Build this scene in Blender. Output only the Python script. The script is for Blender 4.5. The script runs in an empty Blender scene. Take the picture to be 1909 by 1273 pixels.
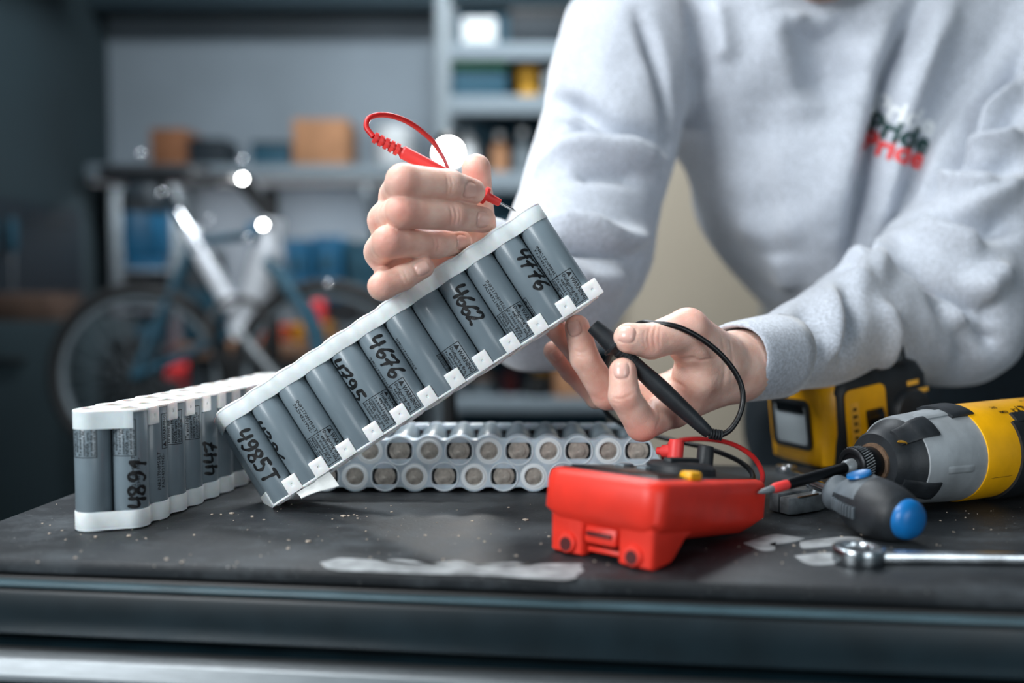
import bpy, bmesh, math, random
import numpy as np
from math import sin, cos, pi, radians as R, sqrt, atan, atan2
from mathutils import Vector as V, Matrix as Mx, noise as mnoise
from mathutils.bvhtree import BVHTree
import openvdb as vdb

random.seed(7); np.random.seed(7)
SC = bpy.context.scene
COL = SC.collection
TZ = 0.90                                  # height of the trolley top

# ------------------------------------------------------------------ camera
F = 1909 * 35 / 36
TH = atan(106.5 / F)
CAM = V((0, 0, TZ + 0.150))
cd = bpy.data.cameras.new('camera'); cam = bpy.data.objects.new('camera', cd); COL.objects.link(cam)
cam.location = CAM; cam.rotation_euler = (pi / 2 - TH, 0, 0)
cd.lens = 35; cd.sensor_width = 36; cd.clip_start = 0.02; cd.clip_end = 50
cd.dof.use_dof = True; cd.dof.focus_distance = 0.655; cd.dof.aperture_fstop = 2.4; cd.dof.aperture_blades = 0
SC.camera = cam

# ------------------------------------------------------------------ world, lights, exposure
SC.view_settings.view_transform = 'Standard'; SC.view_settings.look = 'None'
SC.view_settings.exposure = 0.0; SC.view_settings.gamma = 1.0; SC.view_settings.use_curve_mapping = False
SC.cycles.use_denoising = True
SC.cycles.sample_clamp_indirect = 6.0
SC.cycles.max_bounces = 8; SC.cycles.transmission_bounces = 6; SC.cycles.transparent_max_bounces = 8
W = bpy.data.worlds.new('world'); SC.world = W; W.use_nodes = True
wb = W.node_tree.nodes['Background']
wb.inputs[0].default_value = (0.40, 0.68, 0.84, 1); wb.inputs[1].default_value = 0.14

def area(name, loc, target, sx, sy, power, color=(1, 1, 1), spread=180):
    l = bpy.data.lights.new(name, 'AREA'); l.shape = 'RECTANGLE'; l.size = sx; l.size_y = sy
    l.energy = power; l.color = color; l.spread = R(spread)
    o = bpy.data.objects.new(name, l); COL.objects.link(o); o.location = loc
    o.rotation_euler = (V(target) - V(loc)).to_track_quat('-Z', 'Y').to_euler()
    return o
# daylight from the tall workshop windows behind the camera on the left; the lamps after it are added
area('window_daylight', (-2.15, -1.45, 2.1), (0.1, 0.7, 0.95), 1.3, 1.3, 92, (0.93, 0.97, 1.0))
area('added_falloff_light', (-0.50, 0.72, 1.93), (-0.22, 0.78, 0.9), 0.9, 0.28, 11.5, (0.95, 0.98, 1.0))  # unseen lamp added so light falls off from left to right
area('added_fill_low', (1.0, -1.5, 1.35), (0.35, 0.7, 0.95), 1.0, 0.9, 14, (0.90, 0.96, 1.0))  # added low fill brightening driver and laser level from the front
area('added_rear_light', (0.0, 2.3, 2.74), (0.0, 2.6, 0), 1.2, 0.4, 135, (0.88, 0.95, 1.0))  # unseen panel added to light the back wall
area('added_shelf_light', (-.82, 3.46, 1.385), (-.82, 3.62, .95), 1.1, 0.04, 4.2, (0.97, 0.98, 1.0))  # added out of sight to brighten the wall and bins below

# ------------------------------------------------------------------ helpers: pixels to places
def ray(px, py):
    x = (px - 954.5) / F; y = (636.5 - py) / F
    return V((x, cos(TH) + y * sin(TH), -sin(TH) + y * cos(TH)))
def at(px, py, Y):
    d = ray(px, py); return CAM + d * (Y / d.y)
def onz(px, py, z=TZ):
    d = ray(px, py); return CAM + d * ((z - CAM.z) / d.z)

# ------------------------------------------------------------------ helpers: colours and materials
def lin(c):
    return tuple((x / 12.92 if x <= 0.04045 else ((x + 0.055) / 1.055) ** 2.4) for x in [v / 255 for v in c])
MATS = {}
def mat(name, rgb, rough=0.5, metal=0.0, var=0.0, vscale=40, bump=0.0, bscale=200, spec=0.5, coat=0.0, trans=0.0,
        sss=0.0, sheen=0.0, rgb2=None, detail=4, ior=1.45, stretch=None, alpha=1.0, emit=None, estr=0, roughvar=0.0):
    m = bpy.data.materials.new(name); m.use_nodes = True; nt = m.node_tree; N = nt.nodes; L = nt.links
    b = N['Principled BSDF']; c = (*lin(rgb), 1)
    b.inputs['Base Color'].default_value = c
    b.inputs['Roughness'].default_value = rough; b.inputs['Metallic'].default_value = metal
    b.inputs['Specular IOR Level'].default_value = spec; b.inputs['IOR'].default_value = ior
    b.inputs['Coat Weight'].default_value = coat; b.inputs['Transmission Weight'].default_value = trans
    b.inputs['Alpha'].default_value = alpha
    if sss:
        b.inputs['Subsurface Weight'].default_value = sss
        b.inputs['Subsurface Radius'].default_value = (1.0, 0.35, 0.2); b.inputs['Subsurface Scale'].default_value = 0.004
    if sheen:
        b.inputs['Sheen Weight'].default_value = sheen; b.inputs['Sheen Roughness'].default_value = 0.4
    if emit:
        b.inputs['Emission Color'].default_value = (*lin(emit), 1); b.inputs['Emission Strength'].default_value = estr
    tc = N.new('ShaderNodeTexCoord'); mp = N.new('ShaderNodeMapping'); L.new(tc.outputs['Object'], mp.inputs[0])
    if stretch: mp.inputs['Scale'].default_value = stretch
    if var or rgb2:
        n = N.new('ShaderNodeTexNoise'); n.inputs['Scale'].default_value = vscale; n.inputs['Detail'].default_value = detail
        L.new(mp.outputs[0], n.inputs['Vector'])
        cr = N.new('ShaderNodeValToRGB'); L.new(n.outputs['Fac'], cr.inputs[0])
        cr.color_ramp.elements[0].position = 0.35; cr.color_ramp.elements[1].position = 0.68
        a = rgb2 if rgb2 else tuple(v * (1 - var) for v in rgb)
        e = rgb if rgb2 else tuple(min(255, v * (1 + var * 0.6)) for v in rgb)
        cr.color_ramp.elements[0].color = (*lin(a), 1); cr.color_ramp.elements[1].color = (*lin(e), 1)
        L.new(cr.outputs[0], b.inputs['Base Color'])
        if roughvar:
            mr = N.new('ShaderNodeMapRange'); L.new(n.outputs['Fac'], mr.inputs[0])
            mr.inputs['To Min'].default_value = rough - roughvar; mr.inputs['To Max'].default_value = rough + roughvar
            L.new(mr.outputs[0], b.inputs['Roughness'])
    if bump:
        n2 = N.new('ShaderNodeTexNoise'); n2.inputs['Scale'].default_value = bscale; n2.inputs['Detail'].default_value = 5
        L.new(mp.outputs[0], n2.inputs['Vector'])
        bp = N.new('ShaderNodeBump'); bp.inputs['Strength'].default_value = bump; bp.inputs['Distance'].default_value = 0.0006
        L.new(n2.outputs['Fac'], bp.inputs['Height']); L.new(bp.outputs[0], b.inputs['Normal'])
    MATS[name] = m
    return m

# ------------------------------------------------------------------ helpers: mesh building
class MB:
    def __init__(s): s.v = []; s.f = []; s.m = []
    def add(s, vs, fs, mi=0, M=None):
        o = len(s.v)
        s.v += [tuple(M @ V(p)) if M is not None else tuple(p) for p in vs]
        s.f += [tuple(i + o for i in f) for f in fs]; s.m += [mi] * len(fs); return s
    def mesh(s, name='m', smooth=40):
        me = bpy.data.meshes.new(name); me.from_pydata(s.v, [], s.f)
        if any(s.m): me.polygons.foreach_set('material_index', s.m)
        finish(me, smooth); return me
def finish(me, smooth=40):
    me.validate(); me.update()
    if smooth and len(me.polygons):
        me.shade_smooth()
        if smooth < 179: me.set_sharp_from_angle(angle=R(smooth))
def bm_out(bm):
    bm.verts.ensure_lookup_table(); bm.normal_update()
    vs = [v.co[:] for v in bm.verts]; bm.verts.index_update()
    fs = [[v.index for v in f.verts] for f in bm.faces]; bm.free(); return vs, fs
def box(sx, sy, sz, bev=0.0, c=(0, 0, 0), seg=2, taper=None):
    bm = bmesh.new(); bmesh.ops.create_cube(bm, size=1.0)
    for v in bm.verts:
        k = 1.0
        if taper and v.co.z < 0: k = taper
        v.co = V((v.co.x * sx * k, v.co.y * sy * k, v.co.z * sz))
    if bev: bmesh.ops.bevel(bm, geom=bm.edges[:], offset=bev, segments=seg, profile=0.5, affect='EDGES', clamp_overlap=True)
    for v in bm.verts: v.co += V(c)
    return bm_out(bm)
def lathe(prof, n=24, axis='z', cap=True, a0=0.0, a1=2 * pi):
    """prof: (r, h) pairs from low h to high h."""
    vs = []; fs = []; full = abs(a1 - a0 - 2 * pi) < 1e-6; k = n if full else n + 1
    for r, h in prof:
        for i in range(k):
            a = a0 + (a1 - a0) * i / n
            p = (r * cos(a), r * sin(a), h)
            if axis == 'x': p = (h, r * cos(a), r * sin(a))
            if axis == 'y': p = (r * sin(a), h, r * cos(a))
            vs.append(p)
    for j in range(len(prof) - 1):
        for i in range(n):
            i2 = (i + 1) % k
            fs.append((j * k + i, j * k + i2, (j + 1) * k + i2, (j + 1) * k + i))
    if cap and full:
        if prof[0][0] > 1e-7: fs.append(tuple(reversed(range(k))))
        if prof[-1][0] > 1e-7: fs.append(tuple((len(prof) - 1) * k + i for i in range(k)))
    return vs, fs
def crom(pts, n=8):
    P = [V(p) for p in pts]; P = [P[0] * 2 - P[1]] + P + [P[-1] * 2 - P[-2]]; out = []
    for i in range(1, len(P) - 2):
        a, b, c, d = P[i - 1:i + 3]
        for k in range(n):
            t = k / n
            out.append(0.5 * ((2 * b) + (c - a) * t + (2 * a - 5 * b + 4 * c - d) * t * t + (3 * b - a - 3 * c + d) * t ** 3))
    out.append(P[-2]); return out
def tube(pts, r, n=10, smooth=8, cap=True):
    """a round bar along points; r a number or one radius per given point."""
    if smooth:
        q = crom(pts, smooth)
        if isinstance(r, (list, tuple)):
            rr = [r[min(int(i / smooth), len(r) - 2)] * (1 - (i / smooth - min(int(i / smooth), len(r) - 2))) +
                  r[min(int(i / smooth), len(r) - 2) + 1] * (i / smooth - min(int(i / smooth), len(r) - 2)) for i in range(len(q))]
        else: rr = [r] * len(q)
    else:
        q = [V(p) for p in pts]; rr = list(r) if isinstance(r, (list, tuple)) else [r] * len(q)
    vs = []; fs = []; t0 = (q[1] - q[0]).normalized()
    u = t0.orthogonal().normalized()
    for i, p in enumerate(q):
        t = (q[min(i + 1, len(q) - 1)] - q[max(i - 1, 0)]).normalized()
        u = (u - t * u.dot(t)).normalized(); w = t.cross(u)
        for k in range(n):
            a = 2 * pi * k / n; vs.append(p + (u * cos(a) + w * sin(a)) * rr[i])
    for i in range(len(q) - 1):
        for k in range(n):
            k2 = (k + 1) % n; fs.append((i * n + k, i * n + k2, (i + 1) * n + k2, (i + 1) * n + k))
    if cap:
        fs.append(tuple(reversed(range(n)))); fs.append(tuple((len(q) - 1) * n + k for k in range(n)))
    return vs, fs
def prism(outline, z0, z1, holes=(), bev=0.0):
    """solid plate with holes from a 2-D outline, local x,y, between z0 and z1."""
    bm = bmesh.new(); loops = [list(outline)] + [list(h) for h in holes]; E = []; LV = []
    for lp in loops:
        vs = [bm.verts.new((x, y, z1)) for x, y in lp]; LV.append(vs)
        E += [bm.edges.new((vs[i], vs[(i + 1) % len(vs)])) for i in range(len(vs))]
    if holes:
        bmesh.ops.triangle_fill(bm, use_beauty=True, edges=E)
    else: bm.faces.new(LV[0])
    bm.normal_update()
    top = bm.faces[:]
    for f in top:
        if f.normal.z < 0: f.normal_flip()
    lows = {}
    for vs in LV:
        for v in vs: lows[v] = bm.verts.new((v.co.x, v.co.y, z0))
    for f in top: bm.faces.new([lows[v] for v in reversed(f.verts[:])])
    for vs in LV:
        for i in range(len(vs)):
            a, b = vs[i], vs[(i + 1) % len(vs)]
            try: bm.faces.new((a, b, lows[b], lows[a]))
            except ValueError: pass
    bmesh.ops.recalc_face_normals(bm, faces=bm.faces[:])
    if bev:
        ed = [e for e in bm.edges if len(e.link_faces) == 2 and e.calc_face_angle() > 0.9 and abs(e.verts[0].co.z - e.verts[1].co.z) < 1e-7]
        bmesh.ops.bevel(bm, geom=ed, offset=bev, segments=2, profile=0.5, affect='EDGES', clamp_overlap=True)
    return bm_out(bm)
def rrect(w, h, r, n=4, c=(0, 0)):
    o = []
    for (sx, sy, a) in ((1, 1, 0), (-1, 1, 90), (-1, -1, 180), (1, -1, 270)):
        for k in range(n + 1):
            t = R(a + 90 * k / n); o.append((c[0] + sx * (w / 2 - r) + r * cos(t), c[1] + sy * (h / 2 - r) + r * sin(t)))
    return o
def circ(r, n=20, c=(0, 0)): return [(c[0] + r * cos(2 * pi * i / n), c[1] + r * sin(2 * pi * i / n)) for i in range(n)]
def text2d(s, size=1.0, res=2, bold=0.0):
    cu = bpy.data.curves.new('t', 'FONT'); cu.body = s; cu.size = size; cu.resolution_u = res; cu.fill_mode = 'FRONT' if hasattr(cu, 'fill_mode') else cu.fill_mode
    cu.offset = bold
    o = bpy.data.objects.new('t', cu); COL.objects.link(o); bpy.context.view_layer.update()
    me = bpy.data.meshes.new_from_object(o.evaluated_get(bpy.context.evaluated_depsgraph_get()))
    vs = [v.co[:] for v in me.vertices]; fs = [tuple(p.vertices) for p in me.polygons]
    bpy.data.objects.remove(o); bpy.data.curves.remove(cu); bpy.data.meshes.remove(me)
    return vs, fs
def width(vs): xs = [v[0] for v in vs]; return max(xs) - min(xs) if xs else 0

# ------------------------------------------------------------------ helpers: objects
WM = {}
def thing(name, label, cat, M=None, group=None):
    if M is None: M = Mx()
    elif not isinstance(M, Mx): M = Mx.Translation(V(M))
    o = bpy.data.objects.new(name, None); o.empty_display_size = 0.03; COL.objects.link(o)
    o.matrix_basis = M; WM[o.name] = M.copy(); o['label'] = label; o['category'] = cat
    if group: o['group'] = group
    return o
def put(name, me, mats, parent=None, local=None, label=None, kind=None):
    """local None: the mesh is in world coordinates; a Matrix: placed in the parent's frame."""
    if isinstance(me, MB): me = me.mesh(name)
    if isinstance(me, tuple): me = MB().add(*me).mesh(name)
    if mats is not None and not len(me.materials):
        for m in (mats if isinstance(mats, (list, tuple)) else [mats]): me.materials.append(MATS[m] if isinstance(m, str) else m)
    o = bpy.data.objects.new(name, me); COL.objects.link(o)
    if parent is not None:
        o.parent = parent; P = WM[parent.name]
        if local is None: o.matrix_parent_inverse = P.inverted(); WM[o.name] = Mx()
        else: o.matrix_basis = local; WM[o.name] = P @ local
    else:
        if local is not None: o.matrix_basis = local
        WM[o.name] = o.matrix_basis.copy()
    if label: o['label'] = label
    if kind: o['kind'] = kind
    return o
def tag(o, label, cat, group=None, kind=None):
    o['label'] = label; o['category'] = cat
    if group: o['group'] = group
    if kind: o['kind'] = kind
    return o
I4 = Mx()
def T(*p): return Mx.Translation(V(p))
def frame(o, x, y, z):
    M = Mx.Identity(4)
    for i, a in enumerate((x, y, z)):
        for k in range(3): M[k][i] = a[k]
    M.translation = V(o); return M

# ------------------------------------------------------------------ helpers: organic surfaces from round cones
def smin(a, b, k):
    h = np.clip(0.5 + 0.5 * (b - a) / k, 0, 1); return b * (1 - h) + a * h - k * h * (1 - h)
class SDF:
    def __init__(s, lo, hi, h):
        s.lo = np.array(lo, float); s.h = h; s.n = np.ceil((np.array(hi) - s.lo) / h).astype(int) + 1
        s.ax = [(s.lo[i] + h * np.arange(s.n[i])).astype(np.float32) for i in range(3)]
    def blank(s): return np.full(s.n, 0.05, np.float32)
    def cone(s, D, a, b, ra, rb, k, sq=None):
        """smooth-union a round cone a-b into D; sq = (axis vector, factor) flattens it along an axis."""
        a = np.array(a, float); b = np.array(b, float); m = max(ra, rb) + 3 * k + 2 * s.h
        i0 = np.maximum(((np.minimum(a, b) - m - s.lo) / s.h).astype(int), 0)
        i1 = np.minimum(((np.maximum(a, b) + m - s.lo) / s.h).astype(int) + 2, s.n)
        if np.any(i1 <= i0): return D
        sl = tuple(slice(i0[i], i1[i]) for i in range(3))
        X = s.ax[0][sl[0]][:, None, None] - a[0]; Y = s.ax[1][sl[1]][None, :, None] - a[1]; Z = s.ax[2][sl[2]][None, None, :] - a[2]
        d = b - a; L2 = max(float(d @ d), 1e-12)
        t = np.clip((X * d[0] + Y * d[1] + Z * d[2]) / L2, 0, 1)
        qx = X - t * d[0]; qy = Y - t * d[1]; qz = Z - t * d[2]
        if sq:
            n = np.array(sq[0], float); n /= np.linalg.norm(n); w = qx * n[0] + qy * n[1] + qz * n[2]; e = (1 / sq[1] - 1) * w
            qx = qx + e * n[0]; qy = qy + e * n[1]; qz = qz + e * n[2]
        dist = np.sqrt(qx * qx + qy * qy + qz * qz) - (ra + t * (rb - ra))
        D[sl] = smin(D[sl], dist.astype(np.float32), k); return D
    def mesh(s, D):
        g = vdb.FloatGrid(background=0.05); g.copyFromArray(np.ascontiguousarray(D)); 
        p, q = g.convertToQuads(isovalue=0.0)
        p = np.asarray(p, float) * s.h + s.lo; q = np.asarray(q)[:, ::-1]
        return p, q
def orient_ok(p, q):
    """signed volume positive?"""
    a = p[q[:, 0]]; b = p[q[:, 1]]; c = p[q[:, 2]]; d = p[q[:, 3]]
    return (np.einsum('ij,ij->i', a, np.cross(b, c)).sum() + np.einsum('ij,ij->i', a, np.cross(c, d)).sum()) > 0
def vnormals(p, q):
    n = np.cross(p[q[:, 2]] - p[q[:, 0]], p[q[:, 3]] - p[q[:, 1]]); N = np.zeros_like(p)
    for i in range(4): np.add.at(N, q[:, i], n)
    return N / np.maximum(np.linalg.norm(N, axis=1, keepdims=True), 1e-12)
def relax(p, q, it=2, lam=0.5):
    for _ in range(it):
        S = np.zeros_like(p); C = np.zeros(len(p))
        for i in range(4):
            for j in (1, 3):
                np.add.at(S, q[:, i], p[q[:, (i + j) % 4]]); np.add.at(C, q[:, i], 1)
        p = p + lam * (S / np.maximum(C, 1)[:, None] - p)
    return p
def bvh(p, q): return BVHTree.FromPolygons([tuple(x) for x in p], [tuple(map(int, f)) for f in q])
def snap(tree, px, py):
    d = ray(px, py); h = tree.ray_cast(CAM, d.normalized()); return h[0], h[1]
def crease(p, N, tree, lines):
    """push the surface along its normals near lines drawn on it: (pixel points, height in m, half width in m)."""
    for pts, amp, sig in lines:
        Q = []
        for k in crom([(x, y, 0) for x, y in pts], 6):
            h, _ = snap(tree, k.x, k.y)
            if h is not None: Q.append(h)
        if len(Q) < 2: continue
        Q = np.array([x[:] for x in Q]); lo = Q.min(0) - 3 * sig; hi = Q.max(0) + 3 * sig
        idx = np.nonzero(np.all((p > lo) & (p < hi), axis=1))[0]
        if not len(idx): continue
        best = np.full(len(idx), 9.0); tt = np.zeros(len(idx))
        for i in range(len(Q) - 1):
            a = Q[i]; d = Q[i + 1] - a; l2 = d @ d
            if l2 < 1e-12 or l2 > (8 * sig + 0.02) ** 2: continue
            t = np.clip(((p[idx] - a) @ d) / l2, 0, 1); dd = np.linalg.norm(p[idx] - a - t[:, None] * d, axis=1)
            c = dd < best; best[c] = dd[c]; tt[c] = (i + t[c]) / (len(Q) - 1)
        end = np.clip(np.minimum(tt, 1 - tt) * 5, 0, 1) * 0.75 + 0.25
        p[idx] += N[idx] * (amp * end * np.exp(-(best / sig) ** 2))[:, None]
    return p
def groove3(p, N, Q, amp, sig):
    Q = np.array([x[:] for x in Q]); lo = Q.min(0) - 3 * sig; hi = Q.max(0) + 3 * sig
    idx = np.nonzero(np.all((p > lo) & (p < hi), axis=1))[0]; best = np.full(len(idx), 9.0)
    for i in range(len(Q) - 1):
        a = Q[i]; d = Q[i + 1] - a; t = np.clip(((p[idx] - a) @ d) / max(d @ d, 1e-12), 0, 1)
        best = np.minimum(best, np.linalg.norm(p[idx] - a - t[:, None] * d, axis=1))
    p[idx] += N[idx] * (amp * np.exp(-(best / sig) ** 2))[:, None]; return p
def qmesh(name, p, q, smooth=180):
    me = bpy.data.meshes.new(name); me.from_pydata(p.tolist(), [], q.tolist()); finish(me, smooth); return me
# ------------------------------------------------------------------ materials
mat('wall_paint', (132, 143, 152), 0.85, var=0.05, vscale=2)
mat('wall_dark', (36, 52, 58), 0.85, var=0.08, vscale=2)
mat('ceiling_paint', (60, 80, 88), 0.9)
mat('beam_dark', (28, 46, 54), 0.8)
mat('concrete', (96, 102, 104), 0.7, var=0.15, vscale=6)
def rubber_mat():
    m = mat('rubber_mat', (28, 32, 36), 0.5, var=0.25, vscale=14, bump=0.35, bscale=420)
    nt = m.node_tree; N = nt.nodes; L = nt.links; b = N['Principled BSDF']
    tc = N.new('ShaderNodeTexCoord')
    old = b.inputs['Base Color'].links[0].from_socket
    n1 = N.new('ShaderNodeTexNoise'); n1.inputs['Scale'].default_value = 9; n1.inputs['Detail'].default_value = 9; n1.inputs['Roughness'].default_value = 0.72
    L.new(tc.outputs['Object'], n1.inputs['Vector'])
    r1 = N.new('ShaderNodeValToRGB'); r1.color_ramp.elements[0].position = 0.50; r1.color_ramp.elements[1].position = 0.80
    L.new(n1.outputs['Fac'], r1.inputs[0])
    mx = N.new('ShaderNodeMix'); mx.data_type = 'RGBA'; L.new(r1.outputs[0], mx.inputs[0]); L.new(old, mx.inputs[6])
    mx.inputs[7].default_value = (*lin((84, 91, 96)), 1)
    vo = N.new('ShaderNodeTexNoise'); vo.inputs['Scale'].default_value = 520; vo.inputs['Detail'].default_value = 2; L.new(tc.outputs['Object'], vo.inputs['Vector'])
    r2 = N.new('ShaderNodeValToRGB'); r2.color_ramp.elements[0].position = 0.70; r2.color_ramp.elements[1].position = 0.76; L.new(vo.outputs['Fac'], r2.inputs[0])
    m2 = N.new('ShaderNodeMix'); m2.data_type = 'RGBA'; L.new(r2.outputs[0], m2.inputs[0]); L.new(mx.outputs[2], m2.inputs[6]); m2.inputs[7].default_value = (*lin((150, 150, 148)), 1)
    L.new(m2.outputs[2], b.inputs['Base Color'])
    rr = N.new('ShaderNodeMapRange'); L.new(n1.outputs['Fac'], rr.inputs[0]); rr.inputs['From Min'].default_value = 0.3; rr.inputs['From Max'].default_value = 0.7
    rr.inputs['To Min'].default_value = 0.38; rr.inputs['To Max'].default_value = 0.72; L.new(rr.outputs[0], b.inputs['Roughness'])
rubber_mat()
mat('trolley_steel', (10, 28, 35), 0.42, var=0.15, vscale=30, roughvar=0.08)
mat('trolley_lip', (66, 88, 96), 0.35, var=0.15, vscale=20)
mat('alu', (196, 202, 206), 0.28, 0.95, var=0.06, vscale=60, stretch=(1, 12, 12))
mat('black_metal', (12, 14, 16), 0.45)
mat('cell_wrap', (116, 130, 138), 0.33, var=0.03, vscale=60, coat=0.15)
mat('cell_metal', (186, 178, 168), 0.4, 0.45, var=0.22, vscale=140)
mat('cell_gasket', (14, 20, 24), 0.5)
mat('ink', (8, 9, 12), 0.45)
mat('print_ink', (10, 15, 20), 0.6)
mat('holder', (240, 239, 238), 0.38, var=0.05, vscale=50, sss=0.35, bump=0.15, bscale=260)
mat('holder_grey', (188, 201, 211), 0.35, var=0.12, vscale=45, sss=0.2)
mat('holder_ring', (226, 232, 234), 0.35)
mat('tape', (205, 208, 206), 0.75, var=0.08, vscale=60, bump=0.4, bscale=300)
mat('red_plastic', (228, 52, 36), 0.42, var=0.04, vscale=60, bump=0.1, bscale=900)
mat('red_dark', (70, 4, 6), 0.5)
mat('red_rubber', (226, 62, 60), 0.45)
mat('red_cable', (206, 40, 40), 0.4)
mat('black_rubber', (31, 35, 39), 0.5, var=0.2, vscale=80, bump=0.2, bscale=700)
mat('black_cable', (12, 15, 18), 0.38)
mat('black_gloss', (8, 11, 14), 0.2)
mat('yellow_plastic', (238, 172, 8), 0.4, var=0.08, vscale=30, bump=0.1, bscale=500)
mat('yellow_worn', (236, 176, 60), 0.6, var=0.12, vscale=80)
mat('alu_cast', (172, 178, 182), 0.46, 0.4, var=0.16, vscale=26, bump=0.35, bscale=160, roughvar=0.08)
mat('steel', (180, 186, 190), 0.24, 1.0, var=0.2, vscale=70, roughvar=0.08)
mat('steel_dark', (150, 156, 160), 0.45, 0.6, var=0.25, vscale=90)
mat('oxide', (24, 26, 29), 0.36, 0.6)
mat('rust', (96, 74, 56), 0.7, var=0.3, vscale=200)
mat('blue_plastic', (14, 98, 160), 0.35, var=0.15, vscale=40)
mat('grey_rubber', (84, 92, 98), 0.55, var=0.2, vscale=50, bump=0.2, bscale=500)
mat('window_glass', (170, 180, 185), 0.12, 0.0, coat=0.4, spec=0.7)
mat('glue', (150, 154, 156), 0.8, var=0.18, vscale=70, bump=0.5, bscale=300)
mat('crumb', (190, 176, 160), 0.8, var=0.2, vscale=900)
mat('cardboard', (168, 122, 88), 0.8, var=0.08, vscale=20)
mat('cardboard_dark', (128, 84, 56), 0.8, var=0.1, vscale=20)
mat('teal_box', (24, 70, 88), 0.6)
mat('blue_bin', (28, 92, 128), 0.45)
mat('dark_box', (22, 34, 42), 0.6)
mat('green_lid', (58, 128, 76), 0.6)
mat('white_plastic', (214, 218, 220), 0.4)
mat('grey_metal', (108, 118, 124), 0.5, 0.0)
mat('shelf_board', (118, 130, 138), 0.6)
mat('carton_dim', (74, 56, 46), 0.85, var=0.1, vscale=20)  # brown darkened in the colour to look dimly lit
mat('wood', (120, 84, 58), 0.6, var=0.15, vscale=8, stretch=(1, 8, 8))
mat('beige_paint', (168, 157, 140), 0.6, var=0.03, vscale=3)
mat('orange_plastic', (222, 92, 36), 0.5)
mat('red_paint', (196, 22, 26), 0.45)
mat('chrome', (225, 228, 232), 0.16, 1.0)
mat('silver_paint', (224, 228, 234), 0.3, 0.3)
mat('tyre', (16, 18, 20), 0.7)
mat('lamp_glow', (255, 255, 255), 0.4, emit=(255, 253, 248), estr=160)
mat('glint_glow', (255, 255, 255), 0.4, emit=(252, 254, 255), estr=70)  # self-lit colour standing in for bright chrome glints
mat('panel_glow', (255, 255, 255), 0.4, emit=(244, 250, 255), estr=5)
mat('trousers', (22, 34, 42), 0.9, var=0.2, vscale=200)
mat('boot', (30, 28, 28), 0.6)
mat('hair', (46, 34, 28), 0.8, var=0.3, vscale=300)
mat('eye_white', (235, 235, 230), 0.2)
mat('iris', (70, 84, 90), 0.2)
mat('nail', (236, 190, 176), 0.26, sss=0.2, coat=0.2)
mat('print_white', (226, 230, 232), 0.7)
mat('print_green', (6, 58, 54), 0.7)
mat('print_red', (228, 66, 66), 0.7)
def fleece():
    m = mat('fleece', (188, 194, 204), 0.95, var=0.10, vscale=420, bump=0.6, bscale=900, sheen=0.55, detail=3)
    b = m.node_tree.nodes['Principled BSDF']; b.inputs['Sheen Tint'].default_value = (1, 1, 1, 1)
fleece()
def skin():
    m = mat('skin', (222, 172, 150), 0.46, sss=0.40, spec=0.4)
    nt = m.node_tree; N = nt.nodes; L = nt.links; b = N['Principled BSDF']
    tc = N.new('ShaderNodeTexCoord')
    n = N.new('ShaderNodeTexNoise'); n.inputs['Scale'].default_value = 90; n.inputs['Detail'].default_value = 6; L.new(tc.outputs['Object'], n.inputs['Vector'])
    cr = N.new('ShaderNodeValToRGB'); L.new(n.outputs['Fac'], cr.inputs[0]); cr.color_ramp.elements[0].position = 0.3; cr.color_ramp.elements[1].position = 0.72
    cr.color_ramp.elements[0].color = (*lin((226, 178, 160)), 1); cr.color_ramp.elements[1].color = (*lin((242, 208, 192)), 1)
    at_ = N.new('ShaderNodeAttribute'); at_.attribute_name = 'flush'
    mx = N.new('ShaderNodeMix'); mx.data_type = 'RGBA'; L.new(at_.outputs['Fac'], mx.inputs[0]); L.new(cr.outputs[0], mx.inputs[6])
    mx.inputs[7].default_value = (*lin((222, 146, 130)), 1); L.new(mx.outputs[2], b.inputs['Base Color'])
    v = N.new('ShaderNodeTexVoronoi'); v.inputs['Scale'].default_value = 900; L.new(tc.outputs['Object'], v.inputs['Vector'])
    n2 = N.new('ShaderNodeTexNoise'); n2.inputs['Scale'].default_value = 260; n2.inputs['Detail'].default_value = 5; L.new(tc.outputs['Object'], n2.inputs['Vector'])
    ad = N.new('ShaderNodeMath'); ad.operation = 'MULTIPLY_ADD'; L.new(v.outputs['Distance'], ad.inputs[0]); ad.inputs[1].default_value = 0.35; L.new(n2.outputs['Fac'], ad.inputs[2])
    bp = N.new('ShaderNodeBump'); bp.inputs['Strength'].default_value = 0.35; bp.inputs['Distance'].default_value = 0.0006
    L.new(ad.outputs[0], bp.inputs['Height']); L.new(bp.outputs[0], b.inputs['Normal'])
skin()

# ------------------------------------------------------------------ the room
def slab(name, lo, hi, m):
    lo = V(lo); hi = V(hi); s = hi - lo; c = (lo + hi) / 2
    return put(name, MB().add(*box(s.x, s.y, s.z)).mesh(name, 0), m, kind='structure', local=T(*c))
XL, XR, YB, ZC = -1.50, 3.2, 3.75, 2.8
slab('floor', (XL - .1, -3.0, -.1), (XR, YB + .1, 0), 'concrete')
slab('ceiling', (XL - .1, -.6, ZC), (XR, YB + .1, ZC + .1), 'ceiling_paint')
slab('wall_back', (XL - .1, YB, 0), (XR, YB + .1, ZC), 'wall_paint')
slab('wall_left', (XL - .1, 0.9, 0), (XL, YB, ZC), 'wall_dark')
slab('wall_right', (XR, -.6, 0), (XR + .1, YB + .1, ZC), 'wall_paint')
slab('ceiling_beam', (XL, YB - .16, 2.03), (XR, YB - .02, 2.16), 'beam_dark')
slab('ceiling_beam', (XL + .02, 1.2, 2.05), (XL + .22, YB - .52, 2.3), 'beam_dark')

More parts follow.
